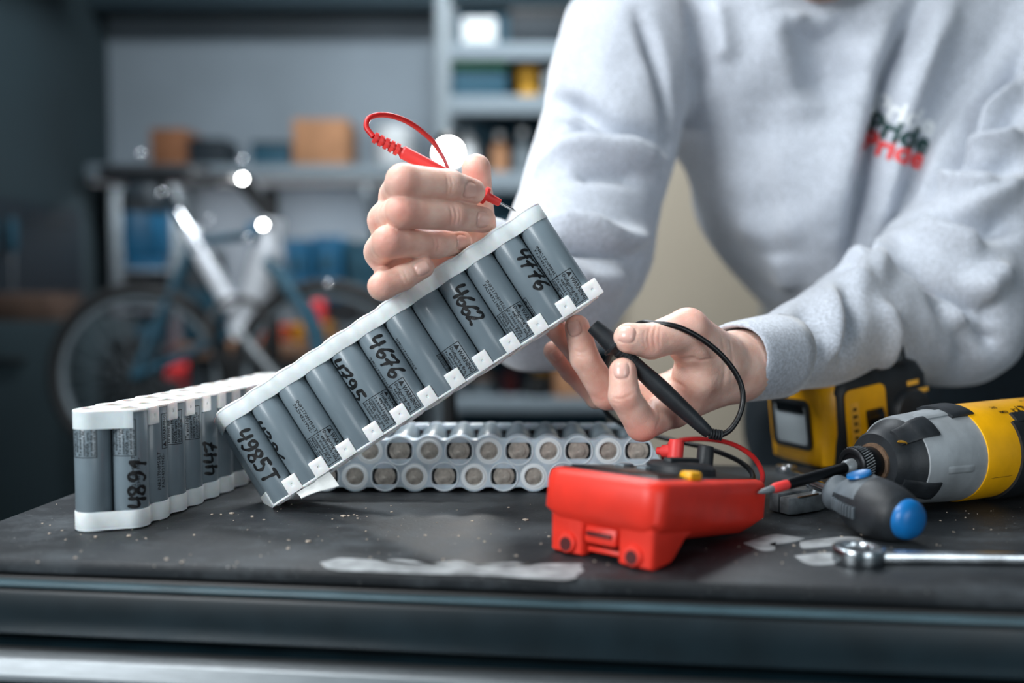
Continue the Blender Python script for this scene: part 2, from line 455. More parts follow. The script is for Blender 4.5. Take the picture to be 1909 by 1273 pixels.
# ceiling panel added out of view to light the back: housing, diffuser
for k, (x, y) in enumerate(((0.0, 2.3),)):
    t = thing('added_ceiling_panel', 'added unseen ceiling light panel above the back workbench', 'light', (x, y, ZC - .06))
    put('housing', MB().add(*box(1.26, .36, .05, .006)), 'white_plastic', t, T(0, 0, .03))
    put('diffuser', MB().add(*box(1.2, .30, .012, .003)), 'panel_glow', t, T(0, 0, .001))

t = thing('added_falloff_panel', 'added unseen light panel hanging on two wires above the trolley', 'light', (-.50, .72, 1.95))  # fixture added out of view around the fall-off lamp
LM = Mx.Rotation(atan2(-.28, 1.03), 4, 'Y')
put('housing', MB().add(*box(.94, .32, .03, .006, (0, 0, .022))), 'white_plastic', t, LM)
put('diffuser', MB().add(*box(.90, .28, .008, .002, (0, 0, .003))), 'panel_glow', t, LM)
for s_ in (-1, 1): put('wire', MB().add(*lathe([(.0015, .03), (.0015, ZC - 1.95)], 8)), 'steel', t, T(s_ * .38, 0, s_ * .10 - (.10 if s_ > 0 else -.10)))

# ------------------------------------------------------------------ tool trolley
P0 = onz(0, 1038); P1 = onz(1909, 1106)
ex = (P1 - P0); ex.z = 0; ex.normalize(); ey = V((-ex.y, ex.x, 0)); ez = V((0, 0, 1))
TR = frame(V((P0.x, P0.y, 0)) - ex * 0.055, ex, ey, ez)      # local: x along the front edge, y to the back
TW, TD = 0.98, 0.335
tro = thing('tool_trolley', 'dark steel tool trolley with a worn black rubber top under the battery packs', 'trolley', TR)
put('rubber_top', MB().add(*box(TW, TD, .009, .0025, (TW / 2, TD / 2, TZ - .0045))), 'rubber_mat', tro, I4)
put('top_tray', MB().add(*box(TW + .002, TD + .002, .012, .002, (TW / 2, TD / 2, TZ - .0155))).add(*box(TW + .006, .006, .003, .001, (TW / 2, -.002, TZ - .0155), 1)), 'black_metal', tro, I4)
put('front_lip', MB().add(*box(TW + .008, .008, .0022, .0008, (TW / 2, -.005, TZ - .0125), 2)), 'trolley_lip', tro, I4)
put('front_rail', MB().add(*box(TW, .012, .026, .003, (TW / 2, .001, TZ - .029))), 'trolley_steel', tro, I4)
put('body', MB().add(*box(TW - .02, TD - .03, .70, .006, (TW / 2, TD / 2 + .008, TZ - .37))), 'trolley_steel', tro, I4)
z = TZ - .0445
for k, hh in enumerate((.075, .12, .12, .19, .19)):
    d = put('drawer', MB().add(*box(TW - .03, .018, hh - .006, .003, (TW / 2, .006, z - hh / 2))), 'trolley_steel', tro, I4)
    hb = MB()
    hp = [(-.0, .0), (.002, .003), (-.010, .0045), (-.016, .002), (-.018, -.006), (-.0145, -.0105), (-.012, -.0085), (-.013, -.001), (-.004, -.001), (.0, -.0035)]
    vs = []; fs = []; n = len(hp)
    for xx in (.012, TW - .012): vs += [(xx, y - .003, zz + z - .007) for y, zz in hp]
    for i in range(n): fs.append((i, (i + 1) % n, n + (i + 1) % n, n + i))
    fs += [tuple(range(n)), tuple(reversed(range(n, 2 * n)))]
    put('drawer_handle', hb.add(vs, fs), 'alu', d, I4)
    z -= hh
for (x, y) in ((.06, .06), (TW - .06, .06), (.06, TD - .05), (TW - .06, TD - .05)):
    c = put('caster', MB().add(*lathe([(.048, -.016), (.05, -.012), (.05, .012), (.048, .016)], 20, 'y')), 'tyre', tro, T(x, y, .05))
    put('fork', MB().add(*box(.05, .005, .08, .002, (0, -.022, .03))).add(*box(.05, .005, .08, .002, (0, .022, .03))).add(*box(.07, .06, .006, .001, (0, 0, .073))).add(*box(.06, .05, .12, .004, (0, 0, .13))), 'grey_metal', c, I4)

def flatpatch(name, pts, h, m, parent, z=TZ):
    """thin irregular crust lying on the table: outline from pixels on the table plane."""
    P = [onz(x, y, z) for x, y in pts]; c = sum((p for p in P), V()) / len(P)
    q = crom([p for p in P] + [P[0]], 5)[:-1]
    vs = []; n = len(q)
    for s, zz in ((1.0, 0.00004), (0.93, h * .7), (0.75, h)):
        for i, p in enumerate(q):
            j = 1 + 0.05 * mnoise.noise(p * 160)
            w = c + (p - c) * (s * j); vs.append((w.x, w.y, z + zz))
    fs = []
    for r_ in range(2):
        for i in range(n): fs.append((r_ * n + i, r_ * n + (i + 1) % n, (r_ + 1) * n + (i + 1) % n, (r_ + 1) * n + i))
    vs.append((c.x, c.y, z + h)); fs += [(2 * n + i, 2 * n + (i + 1) % n, 3 * n) for i in range(n)]
    return put(name, MB().add(vs, fs), m, parent)
flatpatch('glue_residue', [(598, 1048), (640, 1040), (700, 1050), (742, 1042), (790, 1052), (850, 1044), (905, 1054), (960, 1048), (1010, 1056), (1075, 1050), (1085, 1066), (1060, 1080), (990, 1078), (900, 1072), (800, 1070), (700, 1066), (620, 1062)], .0004, 'glue', tro)
flatpatch('glue_residue', [(1385, 1012), (1440, 996), (1480, 1000), (1500, 1004), (1470, 1012), (1430, 1016), (1445, 1024), (1420, 1026)], .0004, 'glue', tro)
flatpatch('glue_residue', [(1490, 1010), (1530, 1004), (1590, 1000), (1610, 1008), (1560, 1016), (1500, 1022)], .0003, 'glue', tro)
flatpatch('glue_residue', [(1480, 1036), (1540, 1030), (1590, 1038), (1560, 1050), (1510, 1052)], .0003, 'glue', tro)
cr = MB()
for i in range(150):
    px = random.uniform(60, 1900); py = random.uniform(940, 1060)
    if i < 12: px, py = [(178, 1002), (412, 960), (432, 958), (362, 998), (240, 1000), (470, 964), (650, 962), (660, 960), (640, 963), (575, 1010), (980, 970), (1480, 1018)][i]
    p = onz(px, py); s = random.uniform(.0003, .0008) * (2.2 if i < 12 else 1)
    vs, fs = box(s * random.uniform(1, 2.4), s * random.uniform(1, 2), s * random.uniform(.5, .9), s * .12, seg=1)
    cr.add(vs, fs, 0, Mx.Translation((p.x, p.y, TZ + s * .35)) @ Mx.Rotation(random.uniform(0, 6), 4, 'Z'))
tag(put('crumbs', cr.mesh('crumbs', 30), 'crumb'), 'pale crumbs and grit scattered over the black rubber top', 'debris', kind='stuff')

# ------------------------------------------------------------------ battery packs
RC, LC, PH, PITCH, ROW = .0106, .070, .0730, .0215, .0093
def cell_mesh():
    mb = MB()
    mb.add(*lathe([(.0092, .0), (RC - .0003, .0001), (RC, .0006), (RC, LC - .0006), (RC - .0003, LC - .0001), (.0092, LC)], 32, cap=False), 0)
    for h, s in ((0, -1), (LC, 1)):
        mb.add(*lathe([(.0093, h), (.0075, h + s * .00005)], 32, cap=False), 2)
        mb.add(*lathe([(.0076, h - s * .0001), (.0074, h + s * .0004), (.005, h + s * .0005), (.0046, h + s * .0011), (.0015, h + s * .0012), (.0, h + s * .0008)], 32, cap=False), 1)
    me = mb.mesh('cell', 40)
    for m in ('cell_wrap', 'cell_metal', 'cell_gasket'): me.materials.append(MATS[m])
    return me
CELL = cell_mesh()
def wrap(vs, r=RC + .00006):
    """x runs along the cell, y round it from the middle of the face."""
    return [(r * sin(y / r), r * cos(y / r), x) for x, y, *_ in vs]
def subdiv2d(vs, fs, mx=.0022):
    bm = bmesh.new(); bv = [bm.verts.new((v[0], v[1], 0)) for v in vs]
    for f in fs:
        try: bm.faces.new([bv[i] for i in f])
        except ValueError: pass
    for _ in range(3):
        ed = [e for e in bm.edges if abs(e.verts[0].co.y - e.verts[1].co.y) > mx]
        if not ed: break
        bmesh.ops.subdivide_edges(bm, edges=ed, cuts=1)
    bmesh.ops.triangulate(bm, faces=bm.faces[:]); return bm_out(bm)
def stroke(pts, w, sm=5):
    """flat brush stroke with round ends, in 2-D."""
    q = crom([(x, y, 0) for x, y in pts], sm) if len(pts) > 2 else [V((*pts[0], 0)).lerp(V((*pts[1], 0)), t / 5) for t in range(6)]
    vs = []; fs = []; n = len(q)
    for i, p in enumerate(q):
        t = (q[min(i + 1, n - 1)] - q[max(i - 1, 0)]).normalized(); nn = V((-t.y, t.x, 0)); ww = w * (0.5 + 0.12 * sin(i * .9))
        vs += [p + nn * ww, p - nn * ww]
    for i in range(n - 1): fs.append((2 * i, 2 * i + 1, 2 * i + 3, 2 * i + 2))
    for c in (q[0], q[-1]):
        o = len(vs); vs += [c + V((cos(k * pi / 4), sin(k * pi / 4), 0)) * w * .5 for k in range(8)]; fs.append(tuple(range(o, o + 8)))
    return [tuple(v) for v in vs], fs
GLY = {'4': [[(.08, 1), (.0, .5), (.2, .45), (.52, .55)], [(.5, .95), (.46, .5), (.38, 0)]],
       '9': [[(.5, .78), (.3, 1), (.06, .82), (.14, .56), (.4, .6), (.52, .82), (.46, .35), (.22, 0), (.04, .08)]],
       '8': [[(.5, .86), (.26, 1), (.06, .8), (.28, .56), (.5, .28), (.3, .0), (.05, .16), (.14, .4), (.42, .66), (.5, .86)]],
       '5': [[(.56, 1), (.14, .98)], [(.14, .98), (.1, .58), (.34, .62), (.52, .38), (.36, .04), (.02, .06)]],
       '7': [[(.0, .9), (.3, .98), (.58, 1), (.34, .5), (.2, 0)], [(.08, .46), (.52, .56)]],
       '6': [[(.46, 1), (.18, .68), (.04, .26), (.22, 0), (.48, .16), (.4, .42), (.12, .32)]],
       '2': [[(.05, .8), (.26, 1), (.48, .84), (.34, .42), (.02, .04), (.3, .1), (.6, .02)]],
       '3': [[(.05, .9), (.3, 1), (.45, .8), (.22, .55), (.48, .3), (.3, .02), (.02, .1)]],
       '1': [[(.08, .7), (.38, 1), (.3, .5), (.24, 0)]],
       '0': [[(.28, 1), (.06, .7), (.08, .2), (.28, 0), (.5, .3), (.48, .8), (.28, 1)]],
       'T': [[(0, .98), (.62, 1)], [(.32, .98), (.3, .5), (.26, 0)]]}
def marker_mesh(s, h=.0108, w=.0020):
    mb = MB(); x = 0; adv = {'4985T': .0080, '4662': .0064, '4795': .0080, '4891': .0080}.get(s, .0076)
    for ch in s:
        jx = random.uniform(-.0006, .0006); jy = random.uniform(-.0008, .0008); a = random.uniform(-.12, .05)
        for st in GLY[ch]:
            pts = [(x + jx + (px - a * py) * h, jy + (py - .5) * h) for px, py in st]
            vs, fs = stroke(pts, w); mb.add(*subdiv2d(vs, fs, .0018))
        x += adv
    vs = wrap(mb.v, RC + .00010); return MB().add(vs, mb.f).mesh('marker', 0)
def lines2d(items):
    mb = MB()
    for s, x, y, size in items:
        vs, fs = text2d(s, size, 1, .00005); mb.add([(v[0] + x, v[1] + y, 0) for v in vs], fs)
    return mb
def print_mesh():
    mb = lines2d([('INR21700M50LT', 0, .0006, .0031), ('.FA2943219N2-', .0004, -.0024, .0031)])
    sx = .0245 / width(mb.v)
    vs, fs = subdiv2d([(x * sx, y) for x, y, *_ in mb.v], mb.f, .003)
    return MB().add(wrap(vs), fs).mesh('print', 0)
def label_mesh():
    L_ = .0208; H_ = .0205; w = .00042; mb = MB()
    for x0, x1, y0, y1 in ((0, L_, -w, 0), (0, L_, -H_, -H_ + w), (0, w, -H_, 0), (L_ - w, L_, -H_, 0)):
        n = 12; vs = []; 
        for i in range(n + 1):
            y = y0 + (y1 - y0) * i / n; vs += [(x0, y, 0), (x1, y, 0)]
        mb.add(vs, [(2 * i, 2 * i + 1, 2 * i + 3, 2 * i + 2) for i in range(n)])
    mb.add([(.0009, -.0040, 0), (.0044, -.0040, 0), (.00265, -.0008, 0)], [(0, 1, 2)])
    tx = [('WARNING', .0049, -.0040, .0041, .0152), ('Disfiguring fire,', .0009, -.0072, .0030, None), ('explosion risk', .0030, -.0096, .0030, None),
          ('To avoid injury', .0009, -.0120, .0027, None), ('consumers MUST', .0009, -.0142, .0025, None), ('NEVER carry, use,', .0009, -.0163, .0025, None),
          ('or install this cell', .0009, -.0182, .0023, None), ('See Li-ion cell risk', .0009, -.0198, .0019, None)]
    for s, x, y, size, fit in tx:
        vs, fs = text2d(s, size, 1, size * .022); wd = width(vs); k = fit / wd if fit else min(1.0, .0192 / wd)
        mb.add([(v[0] * k + x, v[1] + y, 0) for v in vs], fs)
    vs, fs = subdiv2d([(v[0] * 1.09, v[1] * 1.07) for v in mb.v], mb.f, .003)
    return MB().add(wrap(vs), fs).mesh('label', 0)
PRINT = print_mesh(); LABEL = label_mesh()
for me, m in ((PRINT, 'print_ink'), (LABEL, 'print_ink')): me.materials.append(MATS[m])

def pack_outline(st, rr=.0111, dip=.0062, grow=0.0):
    """scalloped outline round two staggered rows; front row (y>0) at x=i*PITCH, back row shifted by st."""
    r = rr + grow; o = []; N_ = 12
    def side(x0, s):
        pts = []
        for k in range(0, (N_ - 1) * 10 + 1):
            x = k * PITCH / 10; d = min(abs(x - i * PITCH) for i in range(N_)); h = sqrt(max(r * r - d * d, 0)); h = max(h, rr - .0032 + grow)
            pts.append((x + x0, s * (ROW + h)))
        return pts
    f = side(0, 1); b = side(st, -1)
    xe = (N_ - 1) * PITCH
    arc = lambda cx, cy, a0, a1, n=7: [(cx + r * cos(R(a0 + (a1 - a0) * i / n)), cy + r * sin(R(a0 + (a1 - a0) * i / n))) for i in range(n + 1)]
    o += [(x, y) for x, y in reversed(b)][::-1]
    ph = math.degrees(atan2(st, 2 * ROW))
    o += arc(xe + st, -ROW, -90, ph - 0 + 16)[1:] + arc(xe, ROW, ph - 16, 90)[:-1]
    o += list(reversed(f))
    o += arc(0, ROW, 90, 180 + ph + 16)[1:] + arc(st, -ROW, 180 + ph - 16, 270)[:-1]
    out = []
    for p in o:
        if not out or (p[0] - out[-1][0]) ** 2 + (p[1] - out[-1][1]) ** 2 > 1e-9: out.append(p)
    return out
def make_pack(M, label, st, vis, info, holder='holder', windows=True):
    """local: x along the rows, z from the closed cup strip (0) to the tabbed holder (PH). vis = +1/-1: the row whose cells carry the print in info."""
    root = thing('battery_pack', label, 'battery pack', M, 'packs of grey cells')
    def cc(row, i): return V(((i * PITCH) + (0 if row > 0 else st), row * ROW, 0))
    def windows_at(flip):
        H = []; k = 0
        for row in (1, -1):
            for i in range(12):
                c = cc(row, i); kind = (i + (0 if row > 0 else 1) + flip) % 2
                H.append(circ(.0064, 20, (c.x, c.y)) if kind else
                         [(c.x + x, c.y + y) for x, y in rrect(.0180, .0118, .0030, 3)])
        return H
    out = pack_outline(st)
    # cup strip: base plate with windows, scalloped wall
    a = MB().add(*prism(out, 0, .0014, windows_at(0), .0003))
    inner = [(x, y) for x, y in pack_outline(st, grow=-.0009)]
    a.add(*prism(out, .0010, .0112, [inner], .0003))
    strip = put('cup_strip', a.mesh('strip', 35), holder, root, I4)
    b = MB().add(*prism(out, PH - .0014, PH, windows_at(1), .0003))
    # solid web between the cells just under the tab plate: end walls and tabs
    ph = math.degrees(atan2(st, 2 * ROW))
    for i0, ang in ((0, 180), (11, 0)):
        ca, cb = (cc(1, i0), cc(-1, i0)) if ang else (cc(-1, i0), cc(1, i0))
        s1 = [(ca, R(x)) for x in np.linspace(ang + ph * 1 - (43 + ph), ang + ph + 16, 9)]; s2 = [(cb, R(x)) for x in np.linspace(ang + ph - 16, ang + 43, 9)]
        sg = s1 + s2
        op = [(c.x + .0112 * cos(t), c.y + .0112 * sin(t)) for c, t in sg] + [(c.x + .01065 * cos(t), c.y + .01065 * sin(t)) for c, t in reversed(sg)]
        b.add(*prism(op, PH - .0112, PH - .0012))
    plate = put('tab_plate', b.mesh('plate', 35), holder, root, I4)
    tab = MB().add(*prism(rrect(.0106, .0112, .0006, 2), 0, .0042, [circ(.00085, 10)], .0002)).mesh('tab', 35); tab.materials.append(MATS[holder])
    pin = MB().add(*lathe([(.00085, 0), (.00085, .0036), (.0005, .0037), (0, .0037)], 10)).mesh('pin', 35); pin.materials.append(MATS[holder])
    for row in (1, -1):
        for i in range(12):
            c = cc(row, i) + V((PITCH / 2 * (1 if i < 11 or True else 0), row * (.0104 - .0042), 0))
            if i == 11: c.x -= .0012
            L_ = frame((c.x, c.y, PH - .0057), (row, 0, 0), (0, 0, 1) if row < 0 else (0, 0, 1), (0, row, 0))
            if row > 0: L_ = frame((c.x, c.y, PH - .0057), (-1, 0, 0), (0, 0, 1), (0, 1, 0))
            tb = put('tab', tab, None, root, L_)
            put('peg', pin, None, tb, I4)
    # raised rings round the windows, at both ends
    for zz, s, fl in ((0, -1, 0), (PH, 1, 1)):
        ring = MB()
        for row in (1, -1):
            for i in range(12):
                c = cc(row, i)
                if (i + (0 if row > 0 else 1) + fl) % 2:
                    ring.add(*lathe([(.0064, zz - s * .0003), (.0066, zz + s * .0006), (.0080, zz + s * .0006), (.0083, zz + s * .0001), (.0096, zz + s * .0001), (.0098, zz - s * .0003)], 24, cap=False), 0, T(c.x, c.y, 0))
                else:
                    ring.add(*lathe([(.0098, zz - s * .0002), (.0100, zz + s * .0005), (.0104, zz + s * .0005), (.0106, zz - s * .0002)], 24, cap=False), 0, T(c.x, c.y, 0))
        put('window_rings', ring.mesh('rings', 50), 'holder_ring' if holder == 'holder_grey' else holder, root, I4, kind='stuff')
    for row in (1, -1):
        for i in range(12):
            c = cc(row, i)
            ce = put('cell', CELL, None, root, T(c.x, c.y, .0015))
            if row != vis: continue
            base = 0 if vis > 0 else pi
            for kind, z0, ang, txt in info.get(i, ()):
                L_ = Mx.Translation((0, 0, z0)) @ Mx.Rotation(base - R(ang), 4, 'Z')
                if kind == 'label': put('warning_label', LABEL, None, ce, L_)
                elif kind == 'print': put('printed_code', PRINT, None, ce, L_)
                else:
                    me = marker_mesh(txt); me.materials.append(MATS['ink']); put('marker_number', me, None, ce, L_)
    return root, cc
# tilted pack held by the two hands: strip up, tabs down
pu0 = at(447, 828, .672); 
uR = V((1, 0, 0)); uU = V((0, sin(TH), cos(TH))); uF = V((0, cos(TH), -sin(TH)))
al = R(33.0)
xd = (uR * cos(al) + uU * sin(al) - uF * 0.065).normalized()
zd = (uR * sin(al) - uU * cos(al) - uF * 0.055); zd = (zd - xd * zd.dot(xd)).normalized()
yd = zd.cross(xd)
info1 = {0: [('m', .0175, 2, '4985T')], 1: [('m', .019, -62, '4396')], 2: [('print', .021, -6, 0), ('label', .0462, 62, 0)],
         3: [], 4: [('m', .013, -44, '4795'), ('label', .0462, 78, 0)], 5: [('m', .0150, 12, '4676'), ('print', .0235, -58, 0), ('label', .0462, 22, 0)],
         6: [('print', .0225, -58, 0), ('label', .0462, 168, 0)], 7: [('label', .0462, 24, 0)], 8: [('m', .017, 2, '4662')],
         9: [('print', .0235, -18, 0), ('label', .0462, 60, 0)], 10: [('m', .019, 34, '4776'), ('label', .0462, -50, 0)],
         11: [('print', .0225, -40, 0), ('label', .0462, 30, 0)]}
# origin: front-row cell 0 at strip level
M1 = frame(pu0, xd, yd, zd)
c0 = at(419, 759, .657)
M1.translation = c0 - yd * (ROW + RC)
pack1, cc1 = make_pack(M1, 'slanted battery pack held up between the two hands, marker numbers on its cells', -PITCH / 2, 1, info1)
lowest = min((M1 @ V((x, y, zz))).z for x in (-.0114, 0) for y in (-.0207, .0207) for zz in (PH,))
print('PACK1 lowest above table', lowest - TZ)
flap = MB()
vs = []
for i in range(7):
    for j in range(5):
        u = i / 6; v = j / 4
        p = V((.010 + .026 * u + .002 * v, .0185 + .0040 * v * v, PH + .0002 + (.0050 + .0060 * u) * v))
        vs.append(p + V((0, 0, .0006 * sin(5 * u + 3 * v))))
fs = [(i * 5 + j, (i + 1) * 5 + j, (i + 1) * 5 + j + 1, i * 5 + j + 1) for i in range(6) for j in range(4)]
n0 = len(vs); vs += [v + V((0, 0, .0004)) for v in vs]; fs += [tuple(n0 + k for k in reversed(f)) for f in fs]
put('tape_flap', MB().add(vs, fs), 'tape', pack1, I4, label='torn white tape flap')

# upright pack on the left
d2 = V((sin(R(12.2)), cos(R(12.2)), 0)); l2 = V((0, 0, 1)).cross(d2)
B0 = at(240, 700, .612); M2 = frame((B0.x, B0.y, TZ + .0003), d2, l2, (0, 0, 1))
M2.translation = V((B0.x, B0.y, TZ + .0009)) + l2 * ROW - d2 * PITCH / 2
info2 = {0: [('label', .0430, 156, 0), ('print', .0185, 40, 0), ('m', .011, 34, '4891')], 1: [('print', .017, 20, 0), ('label', .0430, 16, 0)],
         2: [('label', .0430, 122, 0)], 3: [('label', .0430, 118, 0)], 4: [('m', .016, 22, '447')]}
pack2, cc2 = make_pack(M2, 'battery pack standing upright on its end strip at the trolley edge', PITCH / 2, -1, info2)
for ce in [c for c in pack2.children if c.name.startswith('cell')]:
    if abs(ce.matrix_basis.translation.x + 0) < 1e-4 and ce.matrix_basis.translation.y > 0:
        put('warning_label', LABEL, None, ce, T(0, 0, .0430) @ Mx.Rotation(R(20), 4, 'Z'))
for ce in [c for c in pack2.children if c.name.startswith('cell')]:
    pass

# pack lying on its side at the back, end windows to the front
M3 = frame(at(604, 700, .7115), (1, 0, 0), (0, 0, -1), (0, 1, 0))
M3.translation = V((M3.translation.x, .7115, TZ + .0207 + .0002))
pack3, cc3 = make_pack(M3, 'battery pack lying on its side behind the red meter, cell ends to the front', -PITCH / 2, 1, {}, 'holder_grey')
# ------------------------------------------------------------------ the person: body (head, arms, two hands), clothes
def P3(px, py, Y): return np.array(at(px, py, Y)[:])
def hand(fingers, palm, lo, hi, h, kf=.0012, kp=.0065):
    S = SDF(lo, hi, h); D = S.blank(); FD = S.blank()
    for ch in fingers:
        d = S.blank()
        for (a, ra), (b, rb) in zip(ch[:-1], ch[1:]): S.cone(d, P3(*a), P3(*b), ra / 1000, rb / 1000, .0022)
        FD = smin(FD, d, kf)
    for a, b, ra, rb, *sq in palm: S.cone(D, P3(*a), P3(*b), ra / 1000, rb / 1000, .008, *(sq[:1] if sq else ()))
    D = smin(D, FD, kp); p, q = S.mesh(D)
    if not orient_ok(p, q): q = q[:, ::-1]
    return p, q
# right hand (pinching the red probe): one chain per finger, MCP - PIP - DIP - tip
RH_F = [
    [((738, 362, .668), 10.5), ((752, 338, .618), 10.8), ((838, 345, .634), 9.7), ((881, 357, .650), 8.4)],
    [((716, 410, .670), 10.5), ((751, 394, .620), 10.8), ((846, 402, .640), 9.6), ((900, 410, .660), 8.6)],
    [((708, 470, .672), 10.2), ((724, 451, .624), 10.2), ((812, 455, .647), 9.2), ((858, 452, .668), 8.2)],
    [((722, 520, .664), 8.8), ((712, 534, .626), 8.6), ((752, 517, .632), 7.9), ((789, 498, .637), 7.1)],
    [((868, 462, .715), 12.0), ((893, 420, .694), 11.5), ((890, 368, .684), 10.4), ((888, 314, .679), 9.9)],
]
RH_P = [((742, 372, .668), (832, 440, .735), 11, 17), ((722, 415, .670), (835, 455, .740), 11, 18),
        ((716, 470, .674), (838, 475, .742), 11, 18), ((728, 515, .672), (842, 490, .742), 10, 16),
        ((835, 460, .738), (868, 470, .715), 17, 13), ((840, 465, .740), (905, 490, .80), 24, 26), ((905, 490, .80), (960, 520, .86), 26, 32)]
# left hand (holding the pack's lower corner and the black probe)
LH_F = [
    [((1250, 762, .672), 12.5), ((1197, 791, .640), 10.8), ((1164, 738, .630), 10.0), ((1161, 692, .632), 8.8)],
    [((1240, 742, .688), 11.5), ((1131, 735, .676), 10.4), ((1090, 668, .668), 9.7), ((1076, 610, .667), 8.5)],
    [((1235, 730, .705), 11.0), ((1122, 722, .702), 10.0), ((1078, 655, .692), 9.0), ((1036, 612, .687), 7.9)],
    [((1230, 728, .722), 10.0), ((1112, 738, .722), 8.8), ((1066, 692, .716), 8.0), ((1032, 654, .710), 7.2)],
    [((1340, 672, .676), 17.0), ((1282, 614, .652), 14.0), ((1214, 636, .640), 11.4), ((1172, 630, .634), 9.8)],
]
LH_P = [((1258, 758, .674), (1368, 690, .700), 13, 20), ((1248, 742, .690), (1372, 685, .705), 13, 21), ((1242, 732, .706), (1374, 680, .712), 12, 20),
        ((1236, 730, .720), (1374, 676, .716), 11, 19), ((1285, 640, .66), (1372, 680, .700), 15, 20), ((1300, 700, .672), (1370, 690, .70), 17, 20),
        ((1372, 682, .703), (1440, 666, .733), 23.0, 24.0), ((1440, 666, .733), (1555, 622, .822), 24.0, 26)]
lo = P3(660, 600, .60) ; 
rp, rq = hand(RH_F, RH_P, (-.115, .590, 1.025), (.010, .90, 1.150), .0009)
lp, lq = hand(LH_F, LH_P, (.022, .600, .925), (.275, .82, 1.045), .0009)
rt = bvh(rp, rq); lt = bvh(lp, lq)
rN = vnormals(rp, rq); lN = vnormals(lp, lq)
RH_C = [  # knuckle creases, nail folds, tendon hollows on the right hand: pixels, depth, half width
    ([(832, 326), (835, 346), (832, 366)], -0.00030, .0007), ([(840, 328), (843, 346), (840, 364)], -0.00024, .0006),
    ([(838, 383), (842, 402), (838, 424)], -0.00042, .0008), ([(847, 384), (851, 402), (847, 422)], -0.00036, .0007), ([(855, 386), (858, 402), (855, 420)], -0.00024, .0006),
    ([(806, 438), (810, 456), (806, 474)], -0.00036, .0008), ([(814, 440), (818, 456), (814, 472)], -0.00030, .0007),
    ([(744, 508), (749, 520), (756, 534)], -0.00030, .0008), ([(752, 504), (757, 516), (763, 528)], -0.00024, .0007),
    ([(742, 386), (752, 382), (762, 386)], 0.00018, .003), ([(748, 398), (760, 396)], -0.00018, .0008), ([(745, 404), (760, 404)], -0.00018, .0007),
    ([(716, 448), (726, 444), (738, 450)], -0.00018, .0008), ([(714, 458), (728, 456), (740, 460)], -0.00018, .0008),
]
LH_C = [
    ([(1214, 606), (1208, 628), (1212, 652)], -0.00048, .0009), ([(1224, 606), (1219, 628), (1222, 654)], -0.00048, .0009), ([(1204, 612), (1200, 630), (1204, 648)], -0.00036, .0008),
    ([(1232, 608), (1229, 628), (1230, 650)], -0.00030, .0008),
    ([(1070, 652), (1084, 657), (1098, 650)], -0.00048, .0008), ([(1074, 662), (1088, 666), (1102, 658)], -0.00024, .0007),
    ([(1142, 742), (1160, 743), (1182, 732)], -0.00048, .0009), ([(1140, 750), (1156, 752)], -0.00024, .0007),
    ([(1190, 728), (1206, 745), (1222, 766)], -0.00096, .0016), ([(1226, 762), (1230, 780), (1222, 800)], -0.00048, .0012),
    ([(1240, 706), (1258, 712), (1275, 722)], -0.00084, .0016), ([(1228, 690), (1242, 705), (1238, 720)], -0.00072, .0016),
    ([(1225, 672), (1260, 672), (1300, 668)], -0.00108, .0022), ([(1284, 664), (1300, 672), (1330, 668)], -0.00048, .0014),
    ([(1108, 740), (1118, 746), (1132, 742)], -0.00024, .0008), ([(1346, 630), (1352, 680), (1346, 730)], -0.00048, .0016), ([(1360, 625), (1366, 680), (1360, 735)], -0.00036, .0014),
]
rp = crease(rp, rN, rt, RH_C); lp = crease(lp, lN, lt, LH_C)
NAILS = [('r', 877, 356, -12, .0100, .0100), ('r', 901, 410, -4, .0102, .0104), ('r', 862, 452, 2, .0092, .0098), ('r', 787, 500, 25, .0086, .0090),
         ('l', 1169, 622, 168, .0100, .0108), ('l', 1157, 691, 95, .0095, .0098), ('l', 1069, 613, 112, .0100, .0094), ('l', 1037, 663, 130, .008, .008)]
def nail_at(tree, u, v, h, n, t, w, L_, W_):
    uu = u * (1 - .10 * v * v); vv = v * (1 - .16 * u * u * (1.5 if u < 0 else .8))
    q = h + t * uu * L_ / 2 + w * vv * W_ / 2; g = tree.ray_cast(q + n * .012, -n, .03)
    return g[0] if g[0] is not None else q
def nail_frame(tree, px, py, ang):
    h, n = snap(tree, px, py); t = V((cos(R(ang)), 0, sin(R(ang)))); t = (t - n * t.dot(n)).normalized(); return h, n, t, n.cross(t)
def nail(tree, px, py, ang, L_, W_, parent):
    """fingernail lying on the skin round a pixel; ang = direction towards the fingertip, degrees anticlockwise from right."""
    h, n, t, w = nail_frame(tree, px, py, ang); vs = []; NU, NV = 11, 11
    for i in range(NU):
        for j in range(NV):
            u = (i / (NU - 1) - .5) * 2; v = (j / (NV - 1) - .5) * 2
            up = .00075 - .0011 * max(abs(v), 0) ** 6 - (.0011 * abs(u) ** 6 if u < 0 else 0)
            vs.append(nail_at(tree, u, v, h, n, t, w, L_, W_) + n * up)
    k = len(vs); vs += [p - n * .0012 for p in vs]
    f0 = [(i * NV + j, (i + 1) * NV + j, (i + 1) * NV + j + 1, i * NV + j + 1) for i in range(NU - 1) for j in range(NV - 1)]
    fs = f0 + [(k + (NU - 1) * NV + j, k + (NU - 1) * NV + j + 1, (NU - 1) * NV + j + 1, (NU - 1) * NV + j) for j in range(NV - 1)]
    put('fingernail', MB().add(vs, fs).mesh('nail', 60), 'nail', parent)
rt0 = bvh(rp, rq); lt0 = bvh(lp, lq)
